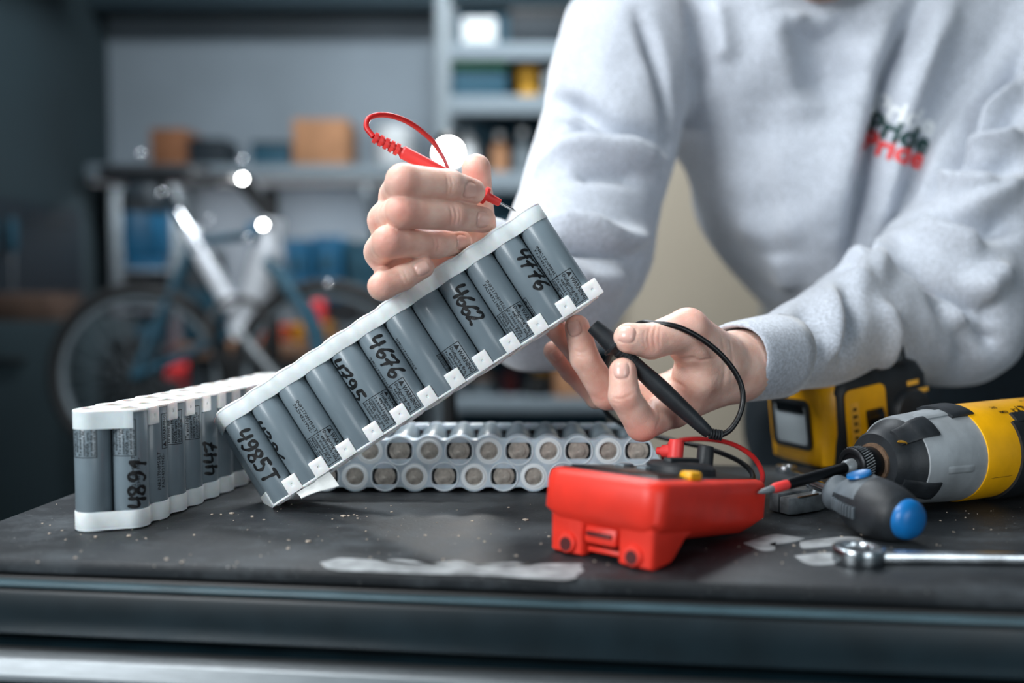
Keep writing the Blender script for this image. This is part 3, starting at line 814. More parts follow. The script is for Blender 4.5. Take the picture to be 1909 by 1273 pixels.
for side, px, py, ang, L_, W_ in NAILS:
    tr = rt0 if side == 'r' else lt0; h, n, t, w = nail_frame(tr, px, py, ang)
    Q = [nail_at(tr, u, v, h, n, t, w, L_ * 1.06, W_ * 1.04) for u, v in ([(1, x) for x in (-1, -.5)][:1] + [(x, -1) for x in (.5, 0, -.5, -1)] + [(-1, x) for x in (-.5, 0, .5, 1)] + [(x, 1) for x in (-.5, 0, .5, 1)])]
    if side == 'r': rp = groove3(rp, vnormals(rp, rq), Q, -.0007, .0009)
    else: lp = groove3(lp, vnormals(lp, lq), Q, -.0007, .0009)

# arms, trunk, head, legs under the clothes
S = SDF((-.02, .72, .02), (.70, 1.42, 1.62), .010); D = S.blank()
A = lambda a, b, ra, rb, k=.03, sq=None: S.cone(D, P3(*a), P3(*b), ra, rb, k, sq)
SHR, SHL = (1185, 70, 1.06), (1880, 70, 1.06)
A(SHR, (1100, 470, .95), .050, .042); A((1100, 470, .95), (940, 512, .84), .042, .030)
A(SHL, (1960, 90, 1.045), .045, .045); A((1960, 90, 1.045), (1768, 578, .93), .045, .036); A((1768, 578, .93), (1555, 622, .822), .034, .026)
A((1420, 120, 1.12), (1640, 120, 1.12), .075, .08); A((1520, 300, 1.13), (1640, 520, 1.17), .085, .085); A((1640, 520, 1.17), (1730, 760, 1.2), .085, .11)
A(SHR, (1400, 60, 1.11), .045, .065); A(SHL, (1650, 60, 1.11), .045, .065)
A((1515, -10, 1.09), (1512, -130, 1.045), .056, .054)                                      # neck
hc = at(1510, -208, 1.045); hn = np.array(hc[:])
S.cone(D, hn + (0, .03, .03), hn + (0, .045, .035), .080, .076, .02); S.cone(D, hn + (0, -.02, -.03), hn + (0, -.035, -.085), .066, .044, .025)
S.cone(D, hn + (0, -.062, -.08), hn + (0, -.058, -.094), .024, .020, .02)                  # chin
S.cone(D, hn + (0, -.079, -.005), hn + (0, -.097, -.035), .009, .013, .01)                 # nose
for s in (-1, 1):
    S.cone(D, hn + (s * .078, .012, -.01), hn + (s * .082, .018, -.035), .013, .009, .006) # ears
    S.cone(D, hn + (s * .018, -.082, .008), hn + (s * .05, -.066, .008), .011, .009, .01)  # brow
    S.cone(D, hn + (s * .014, -.082, -.058), hn + (0, -.086, -.059), .007, .008, .006)     # lips
LGS = []
for s, hx, fx, fy in ((-1, .40, .36, 1.30), (1, .56, .60, 1.26)):
    a = np.array((hx, 1.21, .88)); b = np.array(((hx + fx) / 2 - .01, 1.20, .48)); c = np.array((fx, fy, .10)); LGS.append((a, b, c, s))
    S.cone(D, a, b, .085, .058, .03); S.cone(D, b, c, .055, .038, .02); S.cone(D, c, c + (0, -.13, -.045), .036, .03, .02)
bp_, bq = S.mesh(D)
if not orient_ok(bp_, bq): bq = bq[:, ::-1]
bp_ = relax(bp_, bq, 2)
allp = np.vstack([bp_, rp, lp]); allq = np.vstack([bq, rq + len(bp_), lq + len(bp_) + len(rp)])
per = thing('person', 'person in a pale grey sweatshirt leaning over the trolley, testing a battery pack', 'person', (.48, 1.24, 0))
bme = qmesh('body', allp, allq)
fl = np.zeros(len(allp))
KN = [(752, 338, .610, .010, .55), (751, 394, .612, .011, .75), (724, 451, .616, .011, .7), (714, 530, .620, .009, .45), (706, 412, .655, .010, .5), (700, 470, .655, .010, .5),
      (846, 402, .632, .008, .35), (812, 455, .640, .008, .35), (882, 357, .643, .009, .3), (900, 410, .652, .009, .35), (790, 498, .632, .008, .35), (887, 330, .668, .014, .45),
      (1196, 806, .634, .015, .75), (1162, 740, .624, .011, .4), (1160, 690, .628, .010, .4), (1120, 740, .668, .012, .5), (1080, 610, .664, .010, .45), (1215, 636, .632, .010, .45),
      (1290, 590, .645, .018, .4), (1170, 631, .628, .009, .3), (1255, 760, .66, .016, .3), (1060, 690, .71, .03, .4), (1040, 620, .685, .014, .4)]
for px, py, Y, r_, w in KN:
    dd = np.linalg.norm(allp - P3(px, py, Y), axis=1); fl = np.maximum(fl, w * np.exp(-(dd / r_) ** 2))
bme.attributes.new('flush', 'FLOAT', 'POINT').data.foreach_set('value', fl.astype(np.float32))
body = put('body', bme, 'skin', per)
for side, px, py, ang, L_, W_ in NAILS: nail(rt0 if side == 'r' else lt0, px, py, ang, L_, W_, body)
for s in (-1, 1):
    e = put('eye', MB().add(*lathe([(0, -.0115)] + [(.0115 * cos(R(a)), .0115 * sin(R(a))) for a in range(-75, 76, 15)] + [(0, .0115)], 16, 'y')), 'eye_white', body, None)
    e.matrix_parent_inverse = WM[body.name].inverted()
    e.matrix_basis = T(*(hn + (s * .031, -.067, -.006)))
    put('iris', MB().add(*lathe([(.0052, -.0112), (.0035, -.0119), (0, -.0121)][::-1], 14, 'y')), 'iris', body).matrix_basis = T(*(hn + (s * .031, -.067, -.006)))
hb = SDF(hn - .13, hn + .14, .006); Dh = hb.blank()
hb.cone(Dh, hn + (0, .040, .038), hn + (0, .055, .03), .084, .080, .02); hb.cone(Dh, hn + (0, .06, -.01), hn + (0, .06, -.05), .070, .055, .02)
hp_, hq = hb.mesh(Dh)
if not orient_ok(hp_, hq): hq = hq[:, ::-1]
for i in range(len(hp_)): hp_[i] += .004 * mnoise.noise(V(hp_[i]) * 60)
put('hair', qmesh('hair', hp_, hq), 'hair', per)
bd = SDF(hn - .14, hn + .02, .005); Db = bd.blank()
for sd_ in (-1, 1):
    bd.cone(Db, hn + (sd_ * .066, .002, -.035), hn + (sd_ * .052, -.030, -.078), .014, .020, .015); bd.cone(Db, hn + (sd_ * .052, -.030, -.078), hn + (0, -.066, -.098), .020, .028, .015)
    bd.cone(Db, hn + (sd_ * .026, -.076, -.052), hn + (0, -.090, -.047), .007, .009, .006); bd.cone(Db, hn + (sd_ * .026, -.076, -.052), hn + (sd_ * .030, -.064, -.085), .008, .014, .008)
hp_, hq = bd.mesh(Db)
if not orient_ok(hp_, hq): hq = hq[:, ::-1]
for i in range(len(hp_)): hp_[i] += .003 * mnoise.noise(V(hp_[i]) * 90)
put('beard', qmesh('beard', hp_, hq), 'hair', per)

# sweatshirt
S = SDF((-.04, .70, .86), (.70, 1.40, 1.48), .0038); D = S.blank()
A = lambda a, b, ra, rb, k=.03, sq=None: S.cone(D, P3(*a), P3(*b), ra, rb, k, sq)
B_ = S.blank()
TQ = lambda a, b, ra, rb, k=.03: S.cone(B_, P3(*a), P3(*b), ra, rb, k)
TQ((1395, 130, 1.11), (1650, 130, 1.11), .118, .128); TQ((1500, 330, 1.115), (1600, 330, 1.115), .125, .125); TQ((1565, 430, 1.13), (1650, 560, 1.16), .122, .114)
TQ((1650, 560, 1.16), (1760, 800, 1.21), .116, .125)
TQ((1190, 50, 1.07), (1400, 80, 1.11), .072, .11); TQ((1870, 50, 1.07), (1650, 80, 1.11), .080, .115)
TQ((1515, -20, 1.09), (1515, -60, 1.075), .080, .074)
AR = S.blank(); C = lambda a, b, ra, rb, k=.022: S.cone(AR, P3(*a), P3(*b), ra, rb, k)
C((1178, 80, 1.045), (1085, 440, .955), .074, .066); C((1085, 440, .955), (1000, 560, .87), .066, .056); C((1000, 560, .87), (905, 490, .775), .056, .036)
C((1080, 500, .95), (1025, 585, .88), .056, .050)
AL = S.blank(); C = lambda a, b, ra, rb, k=.022: S.cone(AL, P3(*a), P3(*b), ra, rb, k)
C((1962, 70, 1.045), (1858, 360, .985), .078, .072); C((1858, 360, .985), (1768, 578, .93), .072, .066); C((1768, 578, .93), (1610, 600, .870), .066, .047)
C((1610, 600, .870), (1425, 666, .722), .047, .029)
C((1720, 470, .95), (1690, 540, .92), .040, .044)
HEM = (.985 - S.ax[2])[None, None, :].astype(np.float32)
B_ = np.maximum(B_, np.where(S.ax[0][:, None, None] > .12, HEM, -1.0).astype(np.float32) + np.zeros_like(B_))
D = smin(np.minimum(smin(B_, AR, .012), D), AL, .010)
sp, sq_ = S.mesh(D)
if not orient_ok(sp, sq_): sq_ = sq_[:, ::-1]
sp = relax(sp, sq_, 3)
st_ = bvh(sp, sq_); sN = vnormals(sp, sq_)
FOLDS = [
    ([(1722, -10), (1690, 60), (1655, 150), (1628, 280), (1600, 420), (1580, 520)], -.016, .010), ([(1775, 0), (1720, 110), (1680, 210), (1652, 320), (1635, 420)], .014, .016),
    ([(1655, 0), (1610, 150), (1580, 300), (1550, 430)], .008, .020),
    ([(1030, 185), (1085, 200), (1150, 235), (1250, 270)], -.013, .009), ([(1040, 205), (1120, 225), (1200, 258)], .006, .008), ([(1058, 232), (1100, 248), (1150, 258)], -.008, .007),
    ([(1015, 300), (1090, 275), (1170, 280), (1240, 300)], .010, .012), ([(1060, 330), (1130, 322), (1210, 330)], -.008, .010),
    ([(1000, 420), (1080, 432), (1150, 450), (1210, 440)], .010, .010), ([(1020, 455), (1100, 465), (1190, 470)], -.009, .010), ([(1050, 520), (1110, 530), (1160, 520)], .006, .012),
    ([(1190, 30), (1222, 110), (1240, 190), (1250, 270)], -.010, .008), ([(1290, 0), (1305, 60), (1300, 130), (1290, 170)], -.009, .012), ([(1330, 0), (1345, 60), (1350, 120)], .006, .012),
    ([(1400, 200), (1420, 330), (1450, 480)], -.003, .016), ([(1360, 420), (1430, 430), (1500, 420)], .005, .018), ([(1450, 470), (1470, 540)], .006, .014),
    ([(1909, 85), (1860, 150), (1810, 210), (1772, 285), (1730, 360)], -.018, .009), ([(1909, 190), (1860, 232), (1800, 255), (1768, 268)], -.014, .008),
    ([(1909, 150), (1850, 195), (1800, 225)], .008, .009), ([(1790, 262), (1850, 265), (1909, 250)], .010, .009), ([(1770, 300), (1820, 316), (1909, 300)], -.010, .009),
    ([(1745, 320), (1800, 345), (1870, 345)], .012, .012), ([(1909, 400), (1840, 425), (1770, 420), (1720, 400)], -.013, .011),
    ([(1700, 430), (1760, 455), (1830, 470)], .012, .013), ([(1660, 480), (1720, 505), (1800, 555), (1850, 620)], -.013, .010), ([(1650, 440), (1640, 490), (1620, 530)], .008, .010),
    ([(1880, 500), (1830, 540), (1790, 600)], .010, .012), ([(1850, 560), (1840, 620), (1860, 650)], -.009, .008), ([(1740, 540), (1790, 620), (1800, 700)], -.007, .012),
    ([(1575, 530), (1590, 600), (1572, 680)], -.006, .008), ([(1548, 530), (1555, 600), (1540, 680)], .005, .010), ([(1500, 560), (1510, 630), (1490, 700)], -.004, .009), ([(1640, 560), (1660, 620), (1640, 690)], .005, .012),
    ([(1470, 30), (1520, 40), (1570, 26)], .006, .008), ([(1530, 20), (1545, 90), (1560, 190)], -.020, .032), ([(1440, 20), (1470, 120), (1520, 230)], .008, .022),
    ([(1909, 330), (1850, 375), (1790, 400)], .008, .010), ([(1600, 470), (1590, 540)], .010, .012),
]
sp = crease(sp, sN, st_, [(a, b * 1.8, c) for a, b, c in FOLDS])
sN = vnormals(sp, sq_)
amp = np.array([mnoise.fractal(V(x) * 9, 0.9, 2.1, 3) for x in sp]); sp += sN * (amp * .005)[:, None]
shirt = put('sweatshirt', qmesh('shirt', sp, sq_), 'fleece', per)
st_ = bvh(sp, sq_)
def ring_along(a, b, ra, rb, th, n=40, seg=10, ripple=.0004):
    """ribbed cuff: an open sleeve end with an inside, along a-b."""
    a = V(a); b = V(b); d = (b - a).normalized(); u = d.orthogonal().normalized(); w = d.cross(u); vs = []; fs = []
    prof = [(ra - th * 1.1, .6), (ra - th * 1.05, .10), (ra - th, .0), (ra - th * .6, -.05), (ra - th * .2, -.03), (ra, .06)] + [(ra + (rb - ra) * t, t) for t in (.2, .4, .6, .8, 1.0)] + [(rb - th, 1.0)]
    N_ = n * 2
    for r_, t in prof:
        c = a.lerp(b, t)
        for k in range(N_):
            an = 2 * pi * k / N_; rr = r_ + (ripple if k % 2 else -ripple) * (1 if 0 < t < 1 else .4) + .0012 * sin(3 * an + 2)
            vs.append(c + (u * cos(an) + w * sin(an)) * rr)
    for j in range(len(prof) - 1):
        for k in range(N_): k2 = (k + 1) % N_; fs.append((j * N_ + k, j * N_ + k2, (j + 1) * N_ + k2, (j + 1) * N_ + k))
    return MB().add(vs, fs)
put('cuff', ring_along(P3(1374, 672, .703), P3(1452, 660, .738), .0285, .0315, .0035).mesh('cuff', 180), 'fleece', per)
put('cuff', ring_along(P3(868, 475, .760), P3(925, 500, .80), .031, .037, .0035).mesh('cuff', 180), 'fleece', per)
nk = P3(1515, -8, 1.035)
cv, cf = tube([nk + np.array((.078 * cos(a), .055 + .052 * sin(a), .018 + .018 * sin(a))) for a in np.linspace(0, 2 * pi, 25)], .009, 8, 2)
put('collar', MB().add(cv, cf).mesh('collar', 180), 'fleece', per)
# three-line chest print, laid onto the cloth
def onshirt(s, px, py, size, ang, m, off, name='chest_print'):
    vs, fs = text2d(s, 1.0, 2, .03); vs, fs = subdiv_simple(vs, fs, .22); ca, sa = cos(R(ang)), sin(R(ang)); out = []
    for v in vs:
        x = px + size * (v[0] * ca + v[1] * sa); y = py + size * (v[0] * sa - v[1] * ca)
        h, n = snap(st_, x, y); out.append((h + n * off) if h is not None else V((0, 0, -1)))
    ok = [f for f in fs if all(out[i].z > 0 for i in f) and max((out[f[0]] - out[i]).length for i in f) < .03]
    put(name, MB().add(out, ok).mesh(name, 180), m, shirt)
def subdiv_simple(vs, fs, mx):
    bm = bmesh.new(); bv = [bm.verts.new((v[0], v[1], 0)) for v in vs]
    for f in fs:
        try: bm.faces.new([bv[i] for i in f])
        except ValueError: pass
    for _ in range(2):
        ed = [e for e in bm.edges if e.calc_length() > mx]
        if ed: bmesh.ops.subdivide_edges(bm, edges=ed, cuts=1)
    bmesh.ops.triangulate(bm, faces=bm.faces[:]); return bm_out(bm)
onshirt('Pride', 1622, 208, 58, 22, 'print_white', .0005); onshirt('Pride', 1613, 243, 58, 22, 'print_green', .0014); onshirt('Pride', 1603, 277, 57, 19, 'print_red', .0010)

# trousers and boots
S = SDF((.22, 1.02, .05), (.80, 1.46, 1.09), .008); D = S.blank()
S.cone(D, (.42, 1.22, .90), (.58, 1.22, .90), .125, .125, .04); S.cone(D, (.44, 1.20, .97), (.54, 1.20, .97), .10, .10, .04)
for a, b, c, s in LGS: S.cone(D, a, b, .105, .075, .03); S.cone(D, b, c, .075, .060, .02)
tp, tq = S.mesh(D)
if not orient_ok(tp, tq): tq = tq[:, ::-1]
for i in range(len(tp)): tp[i] += .006 * mnoise.noise(V(tp[i]) * 22)
put('trousers', qmesh('trousers', tp, tq), 'trousers', per)
for a, b, c, s in LGS:
    S = SDF(c - np.array((.08, .26, .12)), c + np.array((.08, .12, .10)), .006); D = S.blank()
    S.cone(D, c + (0, .0, .04), c + (0, .0, -.04), .058, .05, .02); S.cone(D, c + (0, .01, -.05), c + (0, -.15, -.06), .046, .040, .02)
    D = np.maximum(D, (.001 - S.ax[2])[None, None, :].astype(np.float32) + np.zeros_like(D))
    p, q = S.mesh(D)
    if not orient_ok(p, q): q = q[:, ::-1]
    put('boot', qmesh('boot', p, q), 'boot', per)
# ------------------------------------------------------------------ test leads
def along(a, b, prof, n=20):
    """lathe whose axis runs a-b; prof: (r, distance from a)."""
    a = V(a); b = V(b); z = (b - a).normalized(); x = z.orthogonal().normalized(); y = z.cross(x)
    vs, fs = lathe(prof, n); M = frame(a, x, y, z); return [M @ V(v) for v in vs], fs
def probe(root, tip, tail, m, body_prof, needle=True, boots=()):
    tip = V(tip); tail = V(tail); d = (tail - tip).normalized()
    put('probe_handle', MB().add(*along(tip, tail, body_prof, 20)).mesh('handle', 50), m, root)
rtip = at(962, 394, .669); rtail = at(694, 254, .640)
red = thing('red_test_lead', 'red meter lead whose probe is pinched by the fingers above the slanted pack', 'test lead', tuple(rtip))
Lr = (rtail - rtip).length
put('needle', MB().add(*along(rtip, rtail, [(.0002, 0), (.0009, .0025), (.0010, .0035), (.0010, .020)], 12)).mesh('needle', 50), 'steel', red)
pr = [(.0021, .0125), (.0026, .0128), (.0030, .021), (.0031, .0225), (.0060, .0228), (.0060, .0245), (.0034, .025), (.0036, .04), (.0043, .055), (.0043, Lr - .022), (.0040, Lr - .0215)]
put('probe_handle', MB().add(*along(rtip, rtail, pr)).mesh('h', 50), 'red_rubber', red)
rl = [(.0040, Lr - .0215)]
for k in range(5): s = Lr - .0200 + k * .0038; rl += [(.0026, s), (.0026, s + .0012), (.0041 - k * .0001, s + .0014), (.0040 - k * .0001, s + .0036)]
put('strain_relief', MB().add(*along(rtip, rtail, rl)).mesh('h', 50), 'red_rubber', red)
jr = onz(1288, 905, TZ + .03)
def wpts(l): return [at(*p) for p in l]
cable = wpts([(696, 255, .640), (683, 236, .642), (690, 219, .646), (718, 214, .654), (756, 225, .666), (790, 248, .680), (815, 275, .70), (840, 330, .755), (845, 420, .80), (780, 560, .83), (700, 720, .84), (680, 810, .83), (740, 848, .815), (860, 856, .81), (1000, 856, .81), (1120, 856, .805), (1200, 860, .795), (1238, 872, .775), (1236, 846, .75), (1258, 824, .735), (1305, 818, .715), (1360, 826, .695), (1402, 850, .675), (1421, 882, .655), (1415, 905, .64), (1385, 918, .628)])
put('cable', MB().add(*tube(cable, .0018, 10, 8)), 'red_cable', red)

btip = at(1104, 606, .640); btail = at(1322, 808, .632)
blk = thing('black_test_lead', 'black meter lead held between thumb and forefinger below the slanted pack', 'test lead', tuple(btip))
Lb = (btail - btip).length
pb = [(.0015, .0), (.0047, .0004), (.0050, .002), (.0064, .0165), (.0065, .0175), (.0066, .0180), (.0082, .0184), (.0083, .0198), (.0072, .0206), (.0050, .0225), (.0047, .030), (.0052, .042), (.0058, .052), (.0060, .062), (.0055, .075), (.0046, .092), (.0040, Lb - .002), (.0034, Lb)]
put('probe_handle', MB().add(*along(btip, btail, pb)).mesh('h', 55), 'black_rubber', blk)
gr = MB()
dd = (btail - btip).normalized()
for k in range(8):
    s = .024 + k * .0022
    gr.add(*along(btip, btail, [(.0046, s - .0002), (.0053, s), (.0053, s + .0010), (.0046, s + .0012)], 20))
put('finger_grip', gr.mesh('g', 50), 'black_rubber', blk)
bend = wpts([(1322, 808, .632), (1328, 812, .632), (1334, 813, .632), (1342, 811, .632)])
sr = MB()
for k in range(5):
    c = bend[0].lerp(bend[3], k / 4); c2 = c + (bend[3] - bend[0]).normalized() * .0013
    sr.add(*along(c, c2, [(.0032, 0), (.0036, .0003), (.0036, .0011), (.0032, .0013)], 14))
put('strain_relief', sr.mesh('s', 50), 'black_rubber', blk)
cable = wpts([(1318, 806, .632), (1340, 811, .632), (1362, 800, .633), (1380, 770, .635), (1385, 735, .637), (1374, 700, .638), (1345, 662, .637), (1305, 630, .635), (1262, 609, .634), (1220, 603, .640), (1188, 605, .655),
              (1150, 640, .70), (1120, 710, .745), (1122, 752, .76), (1150, 785, .765), (1200, 806, .76), (1260, 822, .745), (1320, 836, .725), (1375, 858, .70), (1402, 882, .68), (1398, 905, .655), (1375, 915, .64)])
put('cable', MB().add(*tube(cable, .00185, 10, 8)), 'black_cable', blk)

# ------------------------------------------------------------------ multimeter
lx = V((cos(R(50)), sin(R(50)), 0)); wx = V((cos(R(140)), sin(R(140)), 0))
Cn = V((.0765, .505, TZ))
pit = math.asin(.0185 / .129)
lx3 = V((lx.x * cos(pit), lx.y * cos(pit), -sin(pit))); up3 = wx.cross(lx3) * -1
if up3.z < 0: up3 = -up3
MM = frame(V((Cn.x, Cn.y, TZ + .0488)), lx3, wx, up3)             # local: x along the meter, y across, z up; z=0 is the face
ML, MW = .131, .078
mm = thing('multimeter', 'red rubber-cased multimeter lying face up at the front edge of the trolley', 'multimeter', MM)
def loft(secs, n=6, cap=True):
    """secs: list of (z, x0, x1, y0, y1, r): rounded rectangles stacked along z."""
    vs = []; fs = []
    for z_, x0, x1, y0, y1, r_ in secs:
        vs += [(x, y, z_) for x, y in rrect(x1 - x0, y1 - y0, r_, n, ((x0 + x1) / 2, (y0 + y1) / 2))]
    m_ = len(vs) // len(secs)
    for j in range(len(secs) - 1):
        for i in range(m_): fs.append((j * m_ + i, j * m_ + (i + 1) % m_, (j + 1) * m_ + (i + 1) % m_, (j + 1) * m_ + i))
    fs.append(tuple(reversed(range(m_)))); fs.append(tuple((len(secs) - 1) * m_ + i for i in range(m_)))
    return vs, fs
case = MB().add(*loft([(-.0330, .012, ML - .012, .011, MW - .011, .006), (-.0285, .006, ML - .006, .006, MW - .006, .008), (-.0225, .0, ML, .0, MW, .011), (-.007, .0, ML, .0, MW, .011), (-.0025, .0008, ML - .001, .0008, MW - .0008, .011), (-.0006, .003, ML - .003, .003, MW - .003, .010), (0, .006, ML - .006, .006, MW - .006, .008)]))
put('case', case.mesh('case', 50), 'red_plastic', mm, I4)
# raised foot under the front end, with hinge barrels, a latch, and dark pieces as hole and slot shade
ft = MB()
side = [(.0045, -.022), (.0058, -.030), (.0080, -.0462), (.0105, -.0475), (.026, -.0445), (.0295, -.0425), (.041, -.0315), (.05, -.028)]
def wedge(y0, y1, bev=.0022):
    vs, fs = prism([(x, z_) for x, z_ in side], -(y1), -(y0), (), bev)
    return [(x, -z_, y) for x, y, z_ in vs], [tuple(reversed(f)) for f in fs]
ft.add(*wedge(.0055, .0275)); ft.add(*wedge(MW - .0275, MW - .0055))
put('foot', ft.mesh('foot', 45), 'red_plastic', mm, I4)
for y in (.0175, MW - .0175):
    hb_ = put('hinge_barrel', MB().add(*lathe([(.0022, -.003), (.0052, -.003), (.0060, -.002), (.0060, .0034), (.0022, .0034)], 20, 'x'), 0, T(.0082, y, -.0408)).mesh('barrel', 50), 'red_plastic', mm, I4)
    put('hole_shade', MB().add(*lathe([(.0038, 0), (.0038, .002)], 16, 'x'), 0, T(.0049, y, -.0418)), 'red_dark', hb_, I4)  # dark disc standing for the shade inside the hole
put('stand_latch', MB().add(*box(.006, .021, .010, .002, (.0090, MW / 2, -.034))).add(*box(.004, .021, .0030, .001, (.0125, MW / 2, -.0425))), 'red_plastic', mm, I4)
put('slot_shade', MB().add(*box(.003, .016, .0022, .0005, (.0056, MW / 2, -.0335))), 'red_dark', mm, I4)  # dark bar standing for the shade in the latch slot
put('display', MB().add(*box(.042, .058, .003, .001, (.034, MW / 2, .0002))), 'black_gloss', mm, I4)
put('face_plate', MB().add(*box(ML - .020, MW - .014, .002, .0006, (ML / 2, MW / 2, -.0004))), 'black_rubber', mm, I4)
put('dial', MB().add(*lathe([(.021, 0), (.0205, .004), (.018, .0062), (.008, .0068), (0, .0066)], 32)).add(*box(.034, .006, .004, .0015, (0, 0, .007))), 'black_rubber', mm, T(.078, .034, .0006))
put('hold_button', MB().add(*box(.013, .008, .005, .0018, (.046, .009, .002))), 'yellow_plastic', mm, I4)
put('range_button', MB().add(*box(.012, .007, .0035, .0014, (.060, .062, .0014))).add(*box(.012, .007, .0035, .0014, (.060, .047, .0014))), 'grey_metal', mm, I4)
# plugs of the two leads standing in the meter's sockets
def plug(root, px, py, m, h, r, elbow):
    # stand on the face plane at the pixel
    d = ray(px, py); n = up3; o = V(MM.translation) + n * .0006; t = (o - CAM).dot(n) / d.dot(n); b = CAM + d * t
    if t < 0: b = MM @ V((.105, .03, .001))
    mb = MB().add(*along(b, b + n * h, [(r * .82, 0), (r * .82, h * .12), (r, h * .14), (r, h * .86), (r * .8, h), (0, h)], 20))
    if elbow:
        mb.add(*along(b + n * h * .62, b + n * h * .55 + (lx * .3 + wx * 1).normalized() * .012, [(r * .85, 0), (r * .8, .008), (r * .6, .0085), (r * .5, .012)], 16))
    put('plug', mb.mesh('plug', 50), m, root)
    return b
def onface(x, y): return MM @ V((x, y, 0))
def plug_at(root, p, m, h, r, elbow):
    n = up3; b = V(p)
    mb = MB().add(*along(b, b + n * h, [(r * .82, 0), (r * .82, h * .12), (r, h * .14), (r, h * .88), (r * .85, h), (0, h)], 20))
    if elbow: mb.add(*along(b + n * h * .60, b + n * h * .55 + wx * .013, [(r * .85, 0), (r * .8, .009), (r * .55, .0095), (r * .5, .013)], 16))
    put('plug', mb.mesh('plug', 50), m, root)
plug_at(red, onface(.108, .056), 'red_rubber', .019, .0050, True)
plug_at(blk, onface(.110, .036), 'black_rubber', .017, .0052, False)

# ------------------------------------------------------------------ impact driver
ax = V((.8746, .4848, 0)).normalized(); zz = V((0, 0, 1)); ay = zz.cross(ax)       # ay points away from the viewer
DR = frame(V((.2162, .630, TZ + .0346)), ax, ay, zz)
dr = thing('impact_driver', 'yellow and black cordless impact driver with a grey metal gearbox lying on its side', 'power tool', DR)
PRS, PRR = zip(*[(.021, .0188), (.024, .0205), (.030, .0218), (.0365, .0245), (.040, .0272), (.0455, .0286), (.046, .0292), (.060, .0300), (.075, .0312), (.0935, .0320)])
def shell(s0, s1, a0, a1, r0, r1, th=.0012, n=18, m=6):
    """curved panel on the barrel between two stations and two angles (0 = towards the viewer, 90 = up)."""
    vs = []; fs = []
    for lay in (0, 1):
        for i in range(m + 1):
            s = s0 + (s1 - s0) * i / m; r_ = (r0 + (r1 - r0) * i / m if r0 else float(np.interp(s, PRS, PRR))) + (th if lay else -.001)
            for j in range(n + 1):
                a = R(a0 + (a1 - a0) * j / n); e = .0006 if lay and (i in (0, m) or j in (0, n)) else 0
                vs.append((s, -(r_ - e) * cos(a), (r_ - e) * sin(a)))
    k = (m + 1) * (n + 1)
    for i in range(m):
        for j in range(n):
            q = (i * (n + 1) + j, i * (n + 1) + j + 1, (i + 1) * (n + 1) + j + 1, (i + 1) * (n + 1) + j)
            fs.append(tuple(k + x for x in q)); fs.append(tuple(reversed(q)))
    for i in range(m):
        for j in (0, n): a = i * (n + 1) + j; b = (i + 1) * (n + 1) + j; fs.append((a, b, k + b, k + a))
    for j in range(n):
        for i in (0, m): a = i * (n + 1) + j; b = a + 1; fs.append((a, b, k + b, k + a))
    return vs, fs
put('gearbox', MB().add(*lathe([(.020, .040), (.0282, .0405), (.0292, .046), (.0300, .060), (.0312, .075), (.0318, .084), (.0320, .0935)], 48, 'x')).mesh('g', 30), 'alu_cast', dr, I4)
put('gearbox_rib', MB().add(*shell(.052, .078, 66, 82, None, 0, .0014, 6, 8)), 'alu_cast', dr, I4)
put('gearbox_rib', MB().add(*shell(.056, .080, -12, -2, None, 0, .0006, 6, 8)), 'alu_cast', dr, I4)
put('housing', MB().add(*lathe([(.030, .0915), (.0326, .092), (.0330, .094), (.0332, .124), (.0334, .16), (.0334, .205), (.031, .214), (.024, .220), (0, .222)], 48, 'x')).mesh('h', 30), 'yellow_plastic', dr, I4)
put('housing_seam', MB().add(*shell(.0925, .1245, -22.6, -21.4, .0329, .0331, .0003, 2, 4)), 'black_metal', dr, I4)
put('grip_panel', MB().add(*shell(.1245, .205, -78, 42, .0334, .0336, .0022)).mesh('p', 40), 'black_rubber', dr, I4)
put('grip_panel', MB().add(*shell(.130, .155, 40, 54, .0334, .0336, .0022)).mesh('p', 40), 'black_rubber', dr, I4)
put('belt_hook_boss', MB().add(*lathe([(.0075, 0), (.0075, .0028), (.006, .0036), (.0055, .0018), (0, .0018)], 20, 'y'), 0, Mx.Rotation(pi, 4, 'Z') @ Mx.Scale(1.6, 4, (0, 0, 1)) @ T(-.1385, .0345, .010)), 'black_gloss', dr, I4)
fr = MB()
for a in ((.146, .205, 25, 29), (.146, .205, -46, -42)): fr.add(*shell(*a, .0354, .0356, .0012, 3, 8))
fr.add(*shell(.1455, .1485, -45, 28, .0354, .0355, .0012, 14, 2)); put('yellow_frame', fr.mesh('f', 40), 'yellow_plastic', dr, I4)
put('front_bumper', MB().add(*shell(.076, .097, 60, 112, None, 0, .0026)).mesh('b', 40), 'black_rubber', dr, I4)
put('nose_boot', MB().add(*lathe([(.0125, .021), (.0188, .0212), (.0205, .024), (.0218, .030), (.0245, .0365), (.0272, .040), (.0286, .0455), (.0280, .0465)], 48, 'x')).add(*shell(.027, .054, 38, 70, None, 0, .0024, 10, 12)).add(*shell(.027, .052, -50, -22, None, 0, .0018, 10, 12)).mesh('n', 35), 'black_rubber', dr, I4)
put('lamp_window', MB().add(*lathe([(.0042, 0), (.0042, .001), (.003, .0016), (0, .0017)], 14, 'y'), 0, frame((.0275, -.0165, .0145), (.75, .5, -.35), (-.28, -.66, .7), (.58, -.45, -.1))), 'yellow_worn', dr, I4)
put('washer', MB().add(*lathe([(.010, .0192), (.0128, .0195), (.0130, .0218), (.010, .022)], 36, 'x')).mesh('w', 40), 'rust', dr, I4)
put('chuck_neck', MB().add(*lathe([(.009, .0085), (.0100, .009), (.0106, .0125), (.0108, .0180), (.0098, .020)], 36, 'x')).mesh('c', 40), 'oxide', dr, I4)
